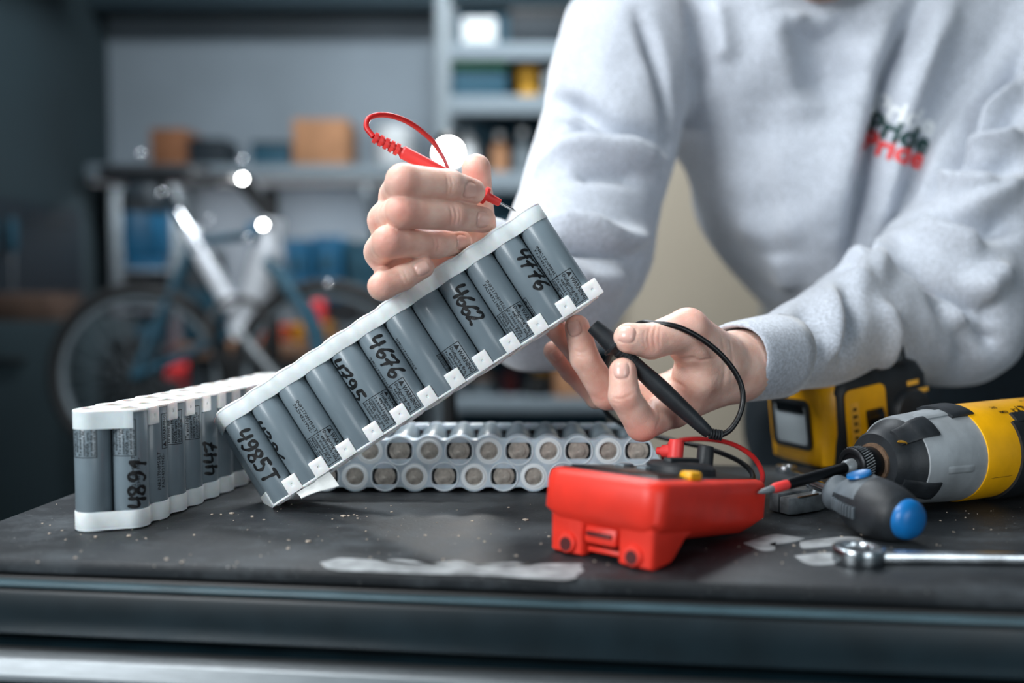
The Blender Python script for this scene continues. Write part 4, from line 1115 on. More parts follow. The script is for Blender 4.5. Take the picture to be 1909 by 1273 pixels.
ck = MB().add(*lathe([(.0042, .0012), (.0072, .001), (.0078, .0), (.0100, .0), (.0112, .0010), (.0114, .0022), (.0114, .0092), (.0108, .0100), (.009, .0102)], 40, 'x'))
kn = MB()
for i in range(40):                                          # knurling: slanted raised bars
    a = 2 * pi * i / 40; vs = []
    for s, da in ((.0018, 0), (.0096, .20)):
        for e, rr in ((-.045, .0113), (0, .01195), (.045, .0113)): vs.append((s, -rr * cos(a + da + e), rr * sin(a + da + e)))
    kn.add(vs, [(0, 1, 4, 3), (1, 2, 5, 4)])
ch = put('chuck_collar', ck.mesh('c', 40), 'oxide', dr, I4); put('knurling', kn.mesh('k', 0), 'steel_dark', ch, I4)
b0 = DR.inverted() @ at(1440, 911, .590)
bd_ = V(b0); bdir = V((0, 0, 0)) - bd_; Lbit = bdir.length
def bitpart(name, s0, s1, prof, m):
    a = V((.003, 0, 0)); b = bd_; d = (b - a); L_ = d.length
    put(name, MB().add(*along(a + d * s0, a + d * s1, [(r_, t * L_ * (s1 - s0)) for r_, t in prof], 18)).mesh(name, 50), m, dr, I4)
bitpart('bit_hex', -.05, .12, [(.0046, 0), (.0046, .85), (.0036, 1)], 'steel_dark')
bitpart('bit_shaft', .10, .83, [(.0030, 0), (.0034, .05), (.0034, .97), (.0030, 1)], 'oxide')
bitpart('bit_ring', .83, 1.0, [(.0029, 0), (.0031, .1), (.0031, .8), (.0024, 1)], 'red_rubber')
bitpart('bit_tip', 1.0, 1.16, [(.0022, 0), (.0016, .7), (.0004, 1)], 'steel_dark')
# handle and battery, lying away from the viewer
hd = loft([(-.01, -.02, .022, -.014, .014, .010), (.03, -.019, .021, -.0145, .0145, .010), (.085, -.017, .020, -.0145, .0145, .010), (.10, -.024, .03, -.02, .02, .012)])
put('handle', MB().add(*hd).mesh('h', 50), 'black_rubber', dr, frame((.175, .02, -.008), (1, 0, 0), (0, 0, -1), (0.12, .99, 0)))
# markings on the yellow top, readable from the far side
def barrel_text(s, s0, ang, size, m='ink', r_=.03365):
    vs, fs = text2d(s, size, 2, size * .02); vs, fs = subdiv2d(vs, fs, .003)
    out = [(s0 - x, -r_ * cos(R(ang) - y / r_), r_ * sin(R(ang) - y / r_)) for x, y, _ in vs]
    out = [(s0 - x, -r_ * cos(R(ang) - (y) / r_), r_ * sin(R(ang) - (y) / r_)) for x, y, _ in vs]
    put('marking', MB().add(out, fs).mesh('t', 0), m, dr, I4)
barrel_text('DeWALT', .176, 66, .0085); barrel_text('CE', .1435, 62, .0058); barrel_text('EAC', .126, 70, .0036); barrel_text('KEMA', .131, 60, .0034); barrel_text('18V  XR', .170, 80, .0030)

# ------------------------------------------------------------------ laser level behind the driver
LLb = onz(1552, 884)
g = R(24); fx = V((cos(g), sin(g), 0)); fy = V((-sin(g), cos(g), 0)); roll = Mx.Rotation(R(-9), 4, fx.cross(V((0, 0, 1))) * -1)
LL = frame(V((LLb.x, LLb.y, TZ + .0004)), fx, fy, (0, 0, 1)) @ Mx.Rotation(R(-8), 4, 'Y')
ll = thing('laser_level', 'yellow and black cube-shaped laser level tilted behind the impact driver', 'laser level', LL)
W1, D1, H1 = .108, .080, .078
# local: x along the black face, y to the back along the yellow window face, z up; origin at the near bottom edge
put('body', MB().add(*loft([(.0, .006, W1 - .012, .008, D1 - .006, .010), (.004, .001, W1 - .004, .002, D1, .012), (.03, .0, W1, .0, D1, .013), (.060, .0, W1, .0, D1, .014), (.072, .003, W1 - .006, .003, D1 - .003, .016), (H1, .010, W1 - .012, .010, D1 - .010, .016)])).mesh('b', 50), 'yellow_plastic', ll, I4)
put('rubber_side', MB().add(*loft([(.0, .009, W1 - .004, -.0022, .020, .008), (.003, .006, W1, -.0030, .022, .009), (.062, .007, W1 + .001, -.0030, .024, .012), (.073, .012, W1 - .004, .000, .026, .012), (.0785, .02, W1 - .014, .008, .03, .010)])).mesh('r', 50), 'black_rubber', ll, I4)
put('window_frame', MB().add(*prism(rrect(.047, .042, .006, 4), 0, .0022, [rrect(.039, .034, .004, 4)], .0005)).mesh('w', 40), 'black_rubber', ll, frame((-.0004, .043, .036), (0, -1, 0), (0, 0, 1), (-1, 0, 0)))
put('window', MB().add(*box(.040, .035, .001, .0003)), 'window_glass', ll, frame((-.0006, .043, .036), (0, -1, 0), (0, 0, 1), (-1, 0, 0)))
put('window_hood', MB().add(*box(.034, .008, .003, .001)), 'black_gloss', ll, frame((-.0008, .043, .049), (0, -1, 0), (0, 0, 1), (-1, 0, 0)))
pf = frame((.036, -.0032, .035), (1, 0, 0), (0, 0, 1), (0, -1, 0))
put('switch_plate', MB().add(*prism(rrect(.042, .058, .006, 4), 0, .0020, (), .0008)).mesh('s', 40), 'yellow_plastic', ll, pf)
sw = put('switch', MB().add(*box(.017, .024, .0030, .001, (.007, -.002, .0028))).add(*box(.0165, .010, .0025, .001, (.007, .002, .0042), 2)), 'black_gloss', ll, pf)
sc = MB()
for k in range(6):
    sc.add(*box(.0035 + .001 * (k % 2), .0022, .0003, 0, (-.0125, .013 - k * .0058, .0021), 1))
put('scale_marks', sc.mesh('s', 0), 'ink', ll, pf)
put('scale_label', MB().add(*prism(rrect(.009, .040, .0015, 3), 0, .0003)), 'yellow_worn', ll, pf @ T(-.0125, -.0015, .0018))
put('knob', MB().add(*lathe([(.020, 0), (.020, .006), (.018, .009), (.010, .010), (0, .0095)], 32, 'z')).mesh('k', 40), 'black_rubber', ll, frame((.082, -.001, .034), (1, 0, 0), (0, 0, 1), (0, -1, 0)))
put('top_cap', MB().add(*loft([(.0, -.030, .030, -.02, .02, .008), (.004, -.031, .031, -.021, .021, .009), (.014, -.030, .030, -.020, .020, .009), (.018, -.026, .024, -.016, .016, .008)])).mesh('t', 50), 'black_rubber', ll, T(.060, .020, H1 - .004))
put('cap_window', MB().add(*prism(rrect(.024, .011, .002, 3), 0, .0012, [rrect(.020, .008, .0015, 3)])).mesh('c', 40), 'grey_rubber', ll, frame((.068, -.0012, H1 + .0055), (1, 0, 0), (0, 0, 1), (0, -1, 0)))
for k, (x, zz_) in enumerate(((.088, .058), (.098, .050))):
    put('wear_spot', MB().add(*box(.012, .0012, .004, .0005)), 'yellow_worn', ll, T(x, -.0034, zz_))

# ------------------------------------------------------------------ screwdriver
s0 = V((.2020, .612, TZ + .0205)); s1 = V((.2278, .556, TZ + .0158)); sx = (s1 - s0).normalized()
sz = V((0, 0, 1)); sz = (sz - sx * sz.dot(sx)).normalized(); sy = sz.cross(sx)
SD = frame(s0, sx, sy, sz); KX = Mx.Diagonal((.66, 1, 1, 1))
sd = thing('screwdriver', 'stubby black and grey screwdriver with a blue end cap pointing at the viewer', 'screwdriver', SD)
put('grip', MB().add(*lathe([(.0080, .006), (.0100, .010), (.0130, .018), (.0164, .030), (.0181, .042), (.0180, .056), (.0168, .068), (.0148, .078), (.0122, .084), (.0112, .0845)], 40, 'x')).mesh('g', 40), 'black_rubber', sd, KX)
put('collar', MB().add(*lathe([(.0042, -.005), (.0098, -.0045), (.0112, -.002), (.0113, .001), (.0100, .0055), (.0092, .009), (.0085, .012)], 40, 'x')).mesh('c', 40), 'grey_rubber', sd, KX)
put('end_cap', MB().add(*lathe([(.0118, .0815), (.0119, .084), (.0115, .0885), (.0098, .0925), (.0065, .0950), (.003, .0958), (0, .0959)], 40, 'x')).mesh('e', 40), 'blue_plastic', sd, KX)
put('grey_inlay', MB().add(*[  # pale panel along the upper left of the grip
    [], []] if False else lathe([(.0103, .010), (.0135, .018), (.0169, .030), (.0186, .041), (.0180, .047)], 12, 'x', False, R(84), R(160))).mesh('i', 60), 'grey_rubber', sd, KX)
put('thumb_dimple', MB().add(*lathe([(0, .0004), (.0035, .0006), (.0058, .0012), (.0070, .0017), (.0076, .0002)], 20, 'z', False)), 'blue_plastic', sd, frame(V((.0215, .0176 * cos(R(104)), .0176 * sin(R(104)))), (.98, .2 * cos(R(104)), .2 * sin(R(104))), (0, sin(R(104)), -cos(R(104))), (-.2, .98 * cos(R(104)), .98 * sin(R(104)))))
nb = MB()
for k in range(9):
    s = .020 + k * .0038; rr = .0152 + .0034 * sin(min(k, 7) / 8 * pi * .62)
    a = R(184); nb.add(*box(.0020, .0026, .0075, .0008, (0, 0, 0)), 0, frame((s, rr * cos(a), rr * sin(a)), (1, 0, 0), (0, cos(a), sin(a)), (0, -sin(a), cos(a))))
put('grip_ribs', nb.mesh('r', 40), 'grey_rubber', sd, KX)
put('shaft', MB().add(*lathe([(.0004, -.040), (.0020, -.036), (.0030, -.032), (.0030, -.003)], 16, 'x')).mesh('s', 40), 'steel', sd, KX)

# ------------------------------------------------------------------ pliers
pl0 = onz(1452, 958); pd = V((cos(R(34)), sin(R(34)), 0)); pn = V((-pd.y, pd.x, 0))
PL = frame(V((pl0.x, pl0.y, TZ + .0003)), pd, pn, (0, 0, 1))
pl = thing('pliers', 'steel pliers lying with worn jaws towards the meter', 'pliers', PL)
jaw = lambda s: [(0, s * .0006), (0, s * .008), (.006, s * .0105), (.026, s * .0115), (.034, s * .009), (.040, s * .0035), (.040, s * .0006)]
for s in (-1, 1):
    o = jaw(s); o = o if s > 0 else list(reversed(o))
    put('jaw', MB().add(*prism(o, .0005, .0115 if s < 0 else .0128, (), .0010)).mesh('j', 40), 'steel_dark', pl, I4)
    put('handle', MB().add(*tube([(.036, s * .004, .006), (.046, s * .009, .006), (.066, s * .012, .006), (.098, s * .009, .006)], [.0042, .005, .0056, .0050], 12, 5)).mesh('h', 60), 'black_rubber', pl, I4)
put('pivot', MB().add(*lathe([(.0075, 0), (.0075, .0142), (.0065, .0152), (.003, .0155), (.0028, .0150), (0, .0150)], 20)).mesh('p', 40), 'steel', pl, T(.038, 0, 0))
put('rust_edge', MB().add(*box(.020, .0012, .0010, .0003, (.016, -.0106, .0118))), 'rust', pl, I4)

# ------------------------------------------------------------------ spanners
def spanner(name, label, M, L_, w, m, group=None):
    t = thing(name, label, 'spanner', M)
    ring_o = circ(w * .95, 28); ring_i = circ(w * .58, 12)
    put('ring_end', MB().add(*prism(ring_o, .0003, w * .62, [ring_i], w * .08)).mesh('r', 40), m, t, I4)
    sh = [(w * .75, -w * .40), (L_ * .3, -w * .30), (L_ - w * .9, -w * .36), (L_ - w * .9, w * .36), (L_ * .3, w * .30), (w * .75, w * .40)]
    put('shank', MB().add(*prism(sh, .0006, w * .42, (), w * .10)).mesh('s', 40), m, t, I4)
    op = [(L_ - w * 1.1, -w * .36), (L_ - w * .5, -w * .95), (L_ + w * .3, -w * 1.0), (L_ + w * .85, -w * .62), (L_ + w * .1, -w * .42), (L_ + w * .0, w * .42), (L_ + w * .75, w * .72), (L_ + w * .2, w * 1.02), (L_ - w * .5, w * .95), (L_ - w * 1.1, w * .36)]
    put('open_end', MB().add(*prism(op, .0003, w * .5, (), w * .07)).mesh('o', 40), m, t, I4)
    return t
a = onz(1600, 1048); b = onz(1909, 1052); d = (b - a); d.z = 0; d.normalize()
spanner('combination_spanner', 'chrome combination spanner at the front edge with its ring end by the screwdriver', frame(V((a.x, a.y, TZ)), d, V((-d.y, d.x, 0)), (0, 0, 1)), .165, .0145, 'steel')
a = onz(1466, 880); b = onz(1560, 921); d = (b - a); d.z = 0; d.normalize()
spanner('combination_spanner', 'bright chrome spanner lying under the bit of the impact driver beside the laser level', frame(V((a.x, a.y, TZ)), d, V((-d.y, d.x, 0)), (0, 0, 1)), .095, .0085, 'chrome')
# ------------------------------------------------------------------ work lamp behind the hand (lit, the only strong light at the back)
lp_ = at(836, 285, 1.20)
wl = thing('work_lamp', 'lit round work lamp on a slim stand shining towards the viewer behind the hand', 'lamp', (lp_.x, lp_.y, 0))
dl = (V((-.02, .62, TZ + .05)) - lp_).normalized(); LXM = frame(lp_, dl.orthogonal().normalized(), dl.cross(dl.orthogonal().normalized()), dl)
hd_ = put('lamp_head', MB().add(*lathe([(.008, -.055), (.014, -.052), (.014, -.02), (.019, -.004), (.020, .002), (.0175, .002), (.0165, -.004)], 28, cap=False)).mesh('h', 40), 'black_metal', wl, WM[wl.name].inverted() @ LXM)
put('lens', MB().add(*lathe([(.0165, -.002), (.010, .001), (0, .002)], 28, cap=False)), 'lamp_glow', hd_, I4)
put('stand', MB().add(*lathe([(.009, 0), (.009, lp_.z - .02)], 14)).add(*tube([(0, 0, lp_.z - .03), (0, .02, lp_.z - .01), (0, .045, lp_.z - .002)], .006, 8, 4)), 'black_metal', wl, I4)
for k in range(3):
    a = 2 * pi * k / 3 + .4
    put('leg', MB().add(*tube([(0, 0, .30), (.17 * cos(a), .17 * sin(a), .12), (.30 * cos(a), .30 * sin(a), .008)], .008, 8, 3)), 'black_metal', wl, I4)
wl_l = bpy.data.lights.new('work_lamp_light', 'SPOT'); wl_l.energy = 4.2; wl_l.spot_size = R(110); wl_l.spot_blend = 0.8; wl_l.shadow_soft_size = .022; wl_l.color = (1, .985, .96)
wo = bpy.data.objects.new('work_lamp_light', wl_l); COL.objects.link(wo); wo.location = lp_ + dl * .012; wo.rotation_euler = V((0.25, -.95, .22)).to_track_quat('-Z', 'Y').to_euler()

# ------------------------------------------------------------------ background furniture and what stands on it
def px_box(px0, px1, py0, py1, Y):
    a = at(px0, py1, Y); b = at(px1, py0, Y); return a.x, b.x, min(a.z, b.z), max(a.z, b.z)
def carton(name, label, cat, x0, x1, z0, z1, y0, dep, m, group=None, lid=None):
    """open-topped or lidded box: four thin walls, a base, and flaps or a lid."""
    w = x1 - x0; h = z1 - z0; t = thing(name, label, cat, ((x0 + x1) / 2, y0 + dep / 2, z0 + .0005), group)
    th = .004; mb = MB()
    mb.add(*box(w, th, h, .001, (0, -dep / 2 + th / 2, h / 2))).add(*box(w, th, h, .001, (0, dep / 2 - th / 2, h / 2)))
    mb.add(*box(th, dep - 2 * th, h, .001, (-w / 2 + th / 2, 0, h / 2))).add(*box(th, dep - 2 * th, h, .001, (w / 2 - th / 2, 0, h / 2))).add(*box(w - th, dep - th, th, .001, (0, 0, th / 2)))
    put('box_body', mb, m, t, I4)
    if lid: put('lid', MB().add(*box(w * 1.03, dep * 1.03, max(.018, h * .25), .006, (0, 0, h + .002 - max(.018, h * .25) / 2 + .006))), lid, t, I4)
    else:
        put('flap', MB().add(*box(w * .98, dep * .48, .003, .001, (0, -dep * .245, 0))), m, t, T(0, 0, h + .0025) @ Mx.Rotation(R(2), 4, 'X'))
        put('flap', MB().add(*box(w * .98, dep * .48, .003, .001, (0, dep * .245, 0))), m, t, T(0, 0, h + .0025) @ Mx.Rotation(R(-2), 4, 'X'))
    return t
# long wall shelf
Y1 = 3.42; xs0, xs1, zs0, zs1 = px_box(160, 775, 332, 306, Y1)
t = thing('wall_shelf', 'long pale wall shelf carrying boxes at the back of the workshop', 'shelf', ((xs0 + xs1) / 2, YB, zs0))
put('board', MB().add(*box(xs1 - xs0, YB - Y1, zs1 - zs0, .004, (0, -(YB - Y1) / 2, (zs1 - zs0) / 2))), 'shelf_board', t, I4)
put('added_strip', MB().add(*box(1.12, .05, .016, .003, (0, 3.46 - YB, -.010))), 'white_plastic', t, I4)  # casing added for the unseen lamp under the shelf
for x in (-.38, 0, .38): put('bracket', MB().add(*prism([(0, 0), (.26, 0), (.26, -.015), (.02, -.2), (0, -.2)], -.01, .01)), 'grey_metal', t, frame((x, 0, 0), (0, -1, 0), (0, 0, 1), (-1, 0, 0)))
for k, (a, b, c, m, lab) in enumerate(((280, 345, 240, 'cardboard_dark', 'small dark brown carton on the wall shelf, nearer the corner'), (545, 648, 222, 'cardboard', 'large light brown carton on the wall shelf, beside the tall shelving unit'))):
    x0, x1, z0, z1 = px_box(a, b, 306, c, Y1 + .03); carton('cardboard_box', lab, 'box', x0, x1, zs1, z1, Y1 + .03, .22, m, 'cartons on the wall shelf')
x0, x1, z0, z1 = px_box(468, 540, 306, 268, Y1 + .03); carton('storage_box', 'low teal storage box on the wall shelf beside the large carton', 'box', x0, x1, zs1, z1, Y1 + .03, .2, 'teal_box', lid='dark_box')
x0, x1, z0, z1 = px_box(352, 420, 306, 262, Y1 + .05); carton('storage_box', 'dark storage box on the wall shelf behind the added bicycle glint', 'box', x0, x1, zs1, z1, Y1 + .05, .18, 'dark_box', lid='dark_box')
c = at(735, 245, 3.3); r0 = .062
t = thing('white_roll', 'round white roll standing on the wall shelf end', 'roll', (xs1 - .08, Y1 + .12, zs1 + .0005))
put('roll', MB().add(*lathe([(.025, 0), (.064, .0), (.066, .004), (.066, .136), (.064, .14), (.025, .14)], 28)), 'white_plastic', t, I4)
put('core', MB().add(*lathe([(.024, .0), (.024, .141), (.020, .141), (.020, 0)], 20, cap=False)), 'cardboard', t, I4)

# tall shelving unit behind the arm
Y2 = 3.18; XA = at(838, 300, Y2).x; XB = at(1330, 300, Y2).x
t = thing('shelving_unit', 'tall grey metal shelving unit behind the right arm of the person', 'shelf', ((XA + XB) / 2, Y2 + .2, 0)); wS = XB - XA
for sx_ in (-1, 1):
    for sy_ in (-1, 1): put('upright', MB().add(*box(.045, .035, 2.02, .004, (sx_ * (wS / 2 + .02), sy_ * .19, 1.01))), 'grey_metal', t, I4)
put('back_panel', MB().add(*box(wS, .006, 1.9, .002, (0, .205, 1.05))), 'teal_box', t, I4)
SZ = []
for py0, py1 in ((80, 112), (178, 214), (320, 358), (470, 500), (620, 648), (742, 766), (880, 910)):
    zt = at(900, py0, Y2).z; zb = at(900, py1, Y2).z; SZ.append(zt)
    put('shelf', MB().add(*box(wS, .40, .012, .002, (0, 0, zt - .006))).add(*box(wS, .014, zt - zb, .003, (0, -.2, (zt + zb) / 2))), 'shelf_board', t, I4)
def onshelf(k, a, b, top, Y=Y2 + .03): x0, x1, z0, z1 = px_box(a, b, 300, top, Y); return x0, x1, SZ[k] + .0005, max(at(a, top, Y).z, SZ[k] + .02), Y
x0, x1, z0, z1, y0 = onshelf(0, 950, 1075, 22); carton('storage_box', 'dark storage box on the topmost shelf of the grey unit', 'box', x0, x1, z0, z1, y0, .3, 'dark_box', lid='black_metal')
x0, x1, z0, z1, y0 = onshelf(0, 862, 925, 38); carton('storage_box', 'small white box on the topmost shelf of the grey unit', 'box', x0, x1, z0, z1, y0, .2, 'white_plastic', lid='white_plastic')
x0, x1, z0, z1, y0 = onshelf(1, 842, 945, 118); carton('storage_box', 'dark teal storage box with a green lid on the shelving unit', 'box', x0, x1, z0, z1, y0, .3, 'teal_box', lid='green_lid')
x0, x1, z0, z1, y0 = onshelf(1, 1012, 1080, 124); carton('storage_box', 'grey storage box on the shelving unit beside the yellow tub', 'box', x0, x1, z0, z1, y0, .3, 'grey_metal', lid='dark_box')
def tub(name, label, x, y, z, r, h, m, lid, cat='tub', group=None, neck=False):
    t = thing(name, label, cat, (x, y, z + .0008), group)
    pr_ = [(r * .9, 0), (r * .94, h * .02), (r, h * .95), (r * 1.02, h)] if not neck else [(r * .95, 0), (r, h * .03), (r, h * .66), (r * .85, h * .76), (r * .38, h * .84), (r * .38, h * .9)]
    put('container', MB().add(*lathe(pr_, 24)), m, t, I4)
    put('lid', MB().add(*lathe([(r * (.46 if neck else 1.06), h * .88), (r * (.46 if neck else 1.06), h), (r * (.4 if neck else 1), h * 1.05), (0, h * 1.05)], 24)), lid, t, I4)
x = at(985, 150, Y2 + .1).x; tub('plastic_tub', 'round yellow tub on the shelving unit beside the green-lidded box', x, Y2 + .1, SZ[1], .036, .095, 'yellow_worn', 'yellow_worn')
for k, (px, m, l, lab, r_, h_) in enumerate(((872, 'white_plastic', 'grey_metal', 'white bottle on the third shelf down, nearest the upright', .032, .15), (932, 'cardboard', 'white_plastic', 'brown bottle on the third shelf of the grey unit', .030, .13), (975, 'grey_metal', 'white_plastic', 'pale grey bottle on the third shelf beside the arm', .030, .14))):
    tub('spray_bottle', lab, at(px, 300, Y2 + .1).x, Y2 + .1, SZ[2], r_, h_, m, l, 'bottle', 'bottles on the third shelf', True)
x0, x1, z0, z1, y0 = onshelf(3, 905, 1000, 420); carton('storage_box', 'blue crate on the fourth shelf behind the hand', 'box', x0, x1, z0, z1, y0, .3, 'blue_bin', lid='teal_box')
x0, x1, z0, z1, y0 = onshelf(5, 1035, 1130, 688); carton('cardboard_box', 'brown carton on a low shelf seen under the slanted pack', 'box', x0, x1, z0, z1, y0, .3, 'cardboard')
x0, x1, z0, z1, y0 = onshelf(5, 984, 1028, 710); carton('storage_box', 'black tool case on a low shelf seen under the slanted pack', 'box', x0, x1, z0, z1, y0, .3, 'black_metal', lid='black_metal')
x = at(952, 730, Y2 + .1).x; tub('paint_pot', 'dull red pot on a low shelf under the slanted pack', x, Y2 + .1, SZ[5], .028, .07, 'red_dark', 'red_dark')
x = at(1012, 690, Y2 + .24).x; tub('plastic_tub', 'mustard tub on a low shelf behind the black tool case', x, Y2 + .26, SZ[5], .03, .13, 'yellow_worn', 'rust')
x = at(900, 730, Y2 + .1).x; tub('plastic_tub', 'grey tub on a low shelf under the slanted pack', x, Y2 + .1, SZ[5], .034, .06, 'grey_metal', 'cardboard')

# workbench along the back wall
Y3 = 3.02; bx0 = at(330, 650, Y3).x; bx1 = at(770, 650, Y3).x; bz = at(500, 640, Y3).z
t = thing('workbench', 'wooden-topped workbench along the back wall under blue bins', 'workbench', ((bx0 + bx1) / 2, Y3 + .3, 0)); wB = bx1 - bx0
put('bench_top', MB().add(*box(wB, .62, .045, .004, (0, 0, bz - .0225))), 'wood', t, I4)
for sx_ in (-1, 1):
    for sy_ in (-1, 1): put('leg', MB().add(*box(.05, .05, bz - .045, .004, (sx_ * (wB / 2 - .05), sy_ * .26, (bz - .045) / 2))), 'dark_box', t, I4)
cb = put('drawer_unit', MB().add(*box(wB * .9, .5, .40, .006, (0, .02, bz - .26))), 'dark_box', t, I4)
for k in range(3): 
    dr_ = put('drawer', MB().add(*box(wB * .86, .018, .115, .004, (0, -.235, bz - .12 - k * .13))), 'grey_metal' if k == 1 else 'dark_box', t, I4)
    put('handle', MB().add(*box(.2, .015, .014, .004, (0, -.252, bz - .10 - k * .13))), 'black_metal', dr_, I4)
def basin(name, label, px0, px1, top, m, Y=Y3 + .08, dep=.18, cat='bin'):
    x0, x1, z0, z1 = px_box(px0, px1, 650, top, Y); w = x1 - x0; h = z1 - bz
    t = thing(name, label, cat, ((x0 + x1) / 2, Y + dep / 2, bz + .0005))
    put('tray', MB().add(*loft([(.0, -w / 2 * .88, w / 2 * .88, -dep / 2 * .88, dep / 2 * .88, .012), (h * .9, -w / 2, w / 2, -dep / 2, dep / 2, .014), (h, -w / 2 * 1.04, w / 2 * 1.04, -dep / 2 * 1.04, dep / 2 * 1.04, .016), (h * .98, -w / 2 * .94, w / 2 * .94, -dep / 2 * .94, dep / 2 * .94, .014), (h * .2, -w / 2 * .84, w / 2 * .84, -dep / 2 * .84, dep / 2 * .84, .01)])).mesh('t', 40), m, t, I4)
    put('grip', MB().add(*box(w * .4, .014, h * .22, .004, (0, -dep / 2 * 1.03, h * .7))), m, t, I4)
basin('parts_tray', 'orange parts tray on the wooden workbench', 452, 528, 610, 'orange_plastic')
basin('parts_tray', 'yellow parts tray on the wooden workbench', 540, 606, 606, 'yellow_plastic')
x = at(580, 600, Y3 + .32).x; tub('spray_can', 'red can standing behind the yellow parts tray', x, Y3 + .42, bz, .032, .155, 'red_paint', 'red_dark', 'can', None, True)
basin('parts_tray', 'pale grey parts tray on the wooden workbench beside the yellow one', 622, 700, 612, 'grey_metal')
# blue bins on a rail above the bench
Y4 = 3.45; rz = at(560, 470, Y4).z
x0, x1, z0, z1 = px_box(505, 720, 480, 440, Y4)
t = thing('bin_rail', 'grey wall rail holding the blue bins above the workbench', 'rail', ((x0 + x1) / 2, YB, (z0 + z1) / 2))
put('rail', MB().add(*box(x1 - x0, .02, .10, .003, (0, -.011, 0))), 'grey_metal', t, I4)
for k, (a, b, top, bot, m) in enumerate(((528, 578, 446, 560, 'blue_bin'), (582, 636, 440, 562, 'blue_bin'), (642, 700, 450, 556, 'teal_box'))):
    x0, x1, z0, z1 = px_box(a, b, bot, top, Y4); w = x1 - x0; h = z1 - z0; dep = YB - .025 - Y4
    t = thing('wall_bin', ['deep blue wall bin, the first from the bicycle', 'tall blue wall bin in the middle of the rail', 'dark teal wall bin next to the hand'][k], 'bin', ((x0 + x1) / 2, Y4 + dep / 2, z0), 'bins on the wall rail')
    put('bin_body', MB().add(*loft([(0, -w / 2 * .9, w / 2 * .9, -dep / 2 * .85, dep / 2, .012), (h * .96, -w / 2, w / 2, -dep / 2, dep / 2, .014), (h, -w / 2, w / 2, -dep / 2, dep / 2, .014), (h * .95, -w / 2 * .93, w / 2 * .93, -dep / 2 * .93, dep / 2 * .95, .012), (h * .1, -w / 2 * .84, w / 2 * .84, -dep / 2 * .8, dep / 2 * .9, .01)])).mesh('b', 40), m, t, I4)
    put('label_card', MB().add(*box(w * .5, .002, h * .16, .0005, (0, -dep / 2 * .96 - .002, h * .6))), 'teal_box', t, I4)

# beige cupboard behind the person
Y5 = 2.45; cx0 = at(1176, 600, Y5).x; cx1 = at(1720, 600, Y5).x
t = thing('metal_cupboard', 'tall beige metal cupboard behind the person', 'cupboard', ((cx0 + cx1) / 2, Y5 + .225, 0)); wC = cx1 - cx0
put('carcass', MB().add(*box(wC, .43, 1.86, .006, (0, .01, .97))).add(*box(wC - .04, .38, .05, .003, (0, .01, .025))), 'beige_paint', t, I4)
for s_ in (-1, 1):
    dd_ = put('door', MB().add(*box(wC / 2 - .006, .02, 1.80, .005, (s_ * wC / 4, -.214, .98))), 'beige_paint', t, I4)
    put('handle', MB().add(*box(.016, .02, .14, .005, (s_ * .03, -.232, 1.02))), 'grey_metal', dd_, I4)
# grey locker on the left, bin and clutter
Y6 = 2.62; gx1 = at(128, 700, Y6).x; gz = at(60, 600, Y6).z
t = thing('grey_cabinet', 'low grey cabinet by the left wall under the dark pegboard', 'cabinet', ((XL + .02 + gx1) / 2, Y6 + .25, 0)); wG = gx1 - XL - .03
put('carcass', MB().add(*box(wG, .5, gz, .006, (0, 0, gz / 2))), 'wall_dark', t, I4)
dd_ = put('door', MB().add(*box(wG - .02, .016, gz - .06, .004, (0, -.258, gz / 2 + .02))), 'wall_dark', t, I4)
put('handle', MB().add(*box(.10, .016, .014, .004, (0, -.27, gz - .10))), 'black_metal', dd_, I4)
carton('parts_box', 'brown cardboard parts box on the low grey cabinet', 'box', XL + .1, XL + .26, gz + .0005, gz + .07, Y6 + .05, .2, 'carton_dim')
t = thing('pegboard', 'dark perforated pegboard on the left wall hung with tools', 'pegboard', (XL, 3.0, 1.25))
pz0 = at(60, 572, 3.0).z; pz1 = at(60, 372, 3.0).z
put('panel', MB().add(*box(.018, 1.0, pz1 - pz0, .003, (XL + .0095, 2.95, (pz0 + pz1) / 2))), 'dark_box', t)
for k in range(7): put('peg', MB().add(*tube([(XL + .018, 2.55 + k * .12, pz1 - .06), (XL + .05, 2.55 + k * .12, pz1 - .06), (XL + .055, 2.55 + k * .12, pz1 - .045)], .003, 6, 2)), 'steel', t)
for k in range(4):
    y = 2.55 + k * .12; L_ = .13 + .03 * (k % 3)
    t = thing('hanging_screwdriver', ['teal-handled screwdriver on the pegboard, nearest to the viewer', 'second teal-handled screwdriver on the pegboard from the viewer', 'third teal-handled screwdriver on the pegboard from the viewer', 'teal-handled screwdriver on the pegboard, nearest to the corner'][k], 'screwdriver', (XL + .045, y, pz1 - .06), 'screwdrivers on the pegboard')
    put('handle', MB().add(*lathe([(.008, -.1), (.014, -.09), (.015, -.03), (.010, 0), (0, .002)], 14), 0, T(0, .0, 0)), 'teal_box', t, I4)
    put('blade', MB().add(*lathe([(.002, -.1 - L_), (.003, -.1 - L_ + .01), (.003, -.098)], 8), 0, I4), 'steel', t, I4)
bx = at(158, 760, 2.75); 
t = thing('waste_bin', 'black waste bin beside the low grey cabinet', 'bin', (gx1 + .10, 2.85, 0))
hz = at(158, 640, 2.75).z
put('bin_body', MB().add(*lathe([(.055, 0), (.060, .01), (.074, hz - .02), (.077, hz), (.072, hz), (.068, .03)], 28, cap=False)).mesh('b', 40), 'black_metal', t, I4)
put('rim', MB().add(*lathe([(.074, hz - .02), (.079, hz - .02), (.079, hz + .002), (.074, hz + .002)], 28, cap=False)), 'black_metal', t, I4)
rx = at(262, 720, 2.9)
t = thing('tool_chest', 'red tool chest against the back wall behind the upright pack', 'tool chest', (at(232, 720, 3.25).x, 3.45, 0)); hC = at(232, 690, 3.2).z; wC2 = .40
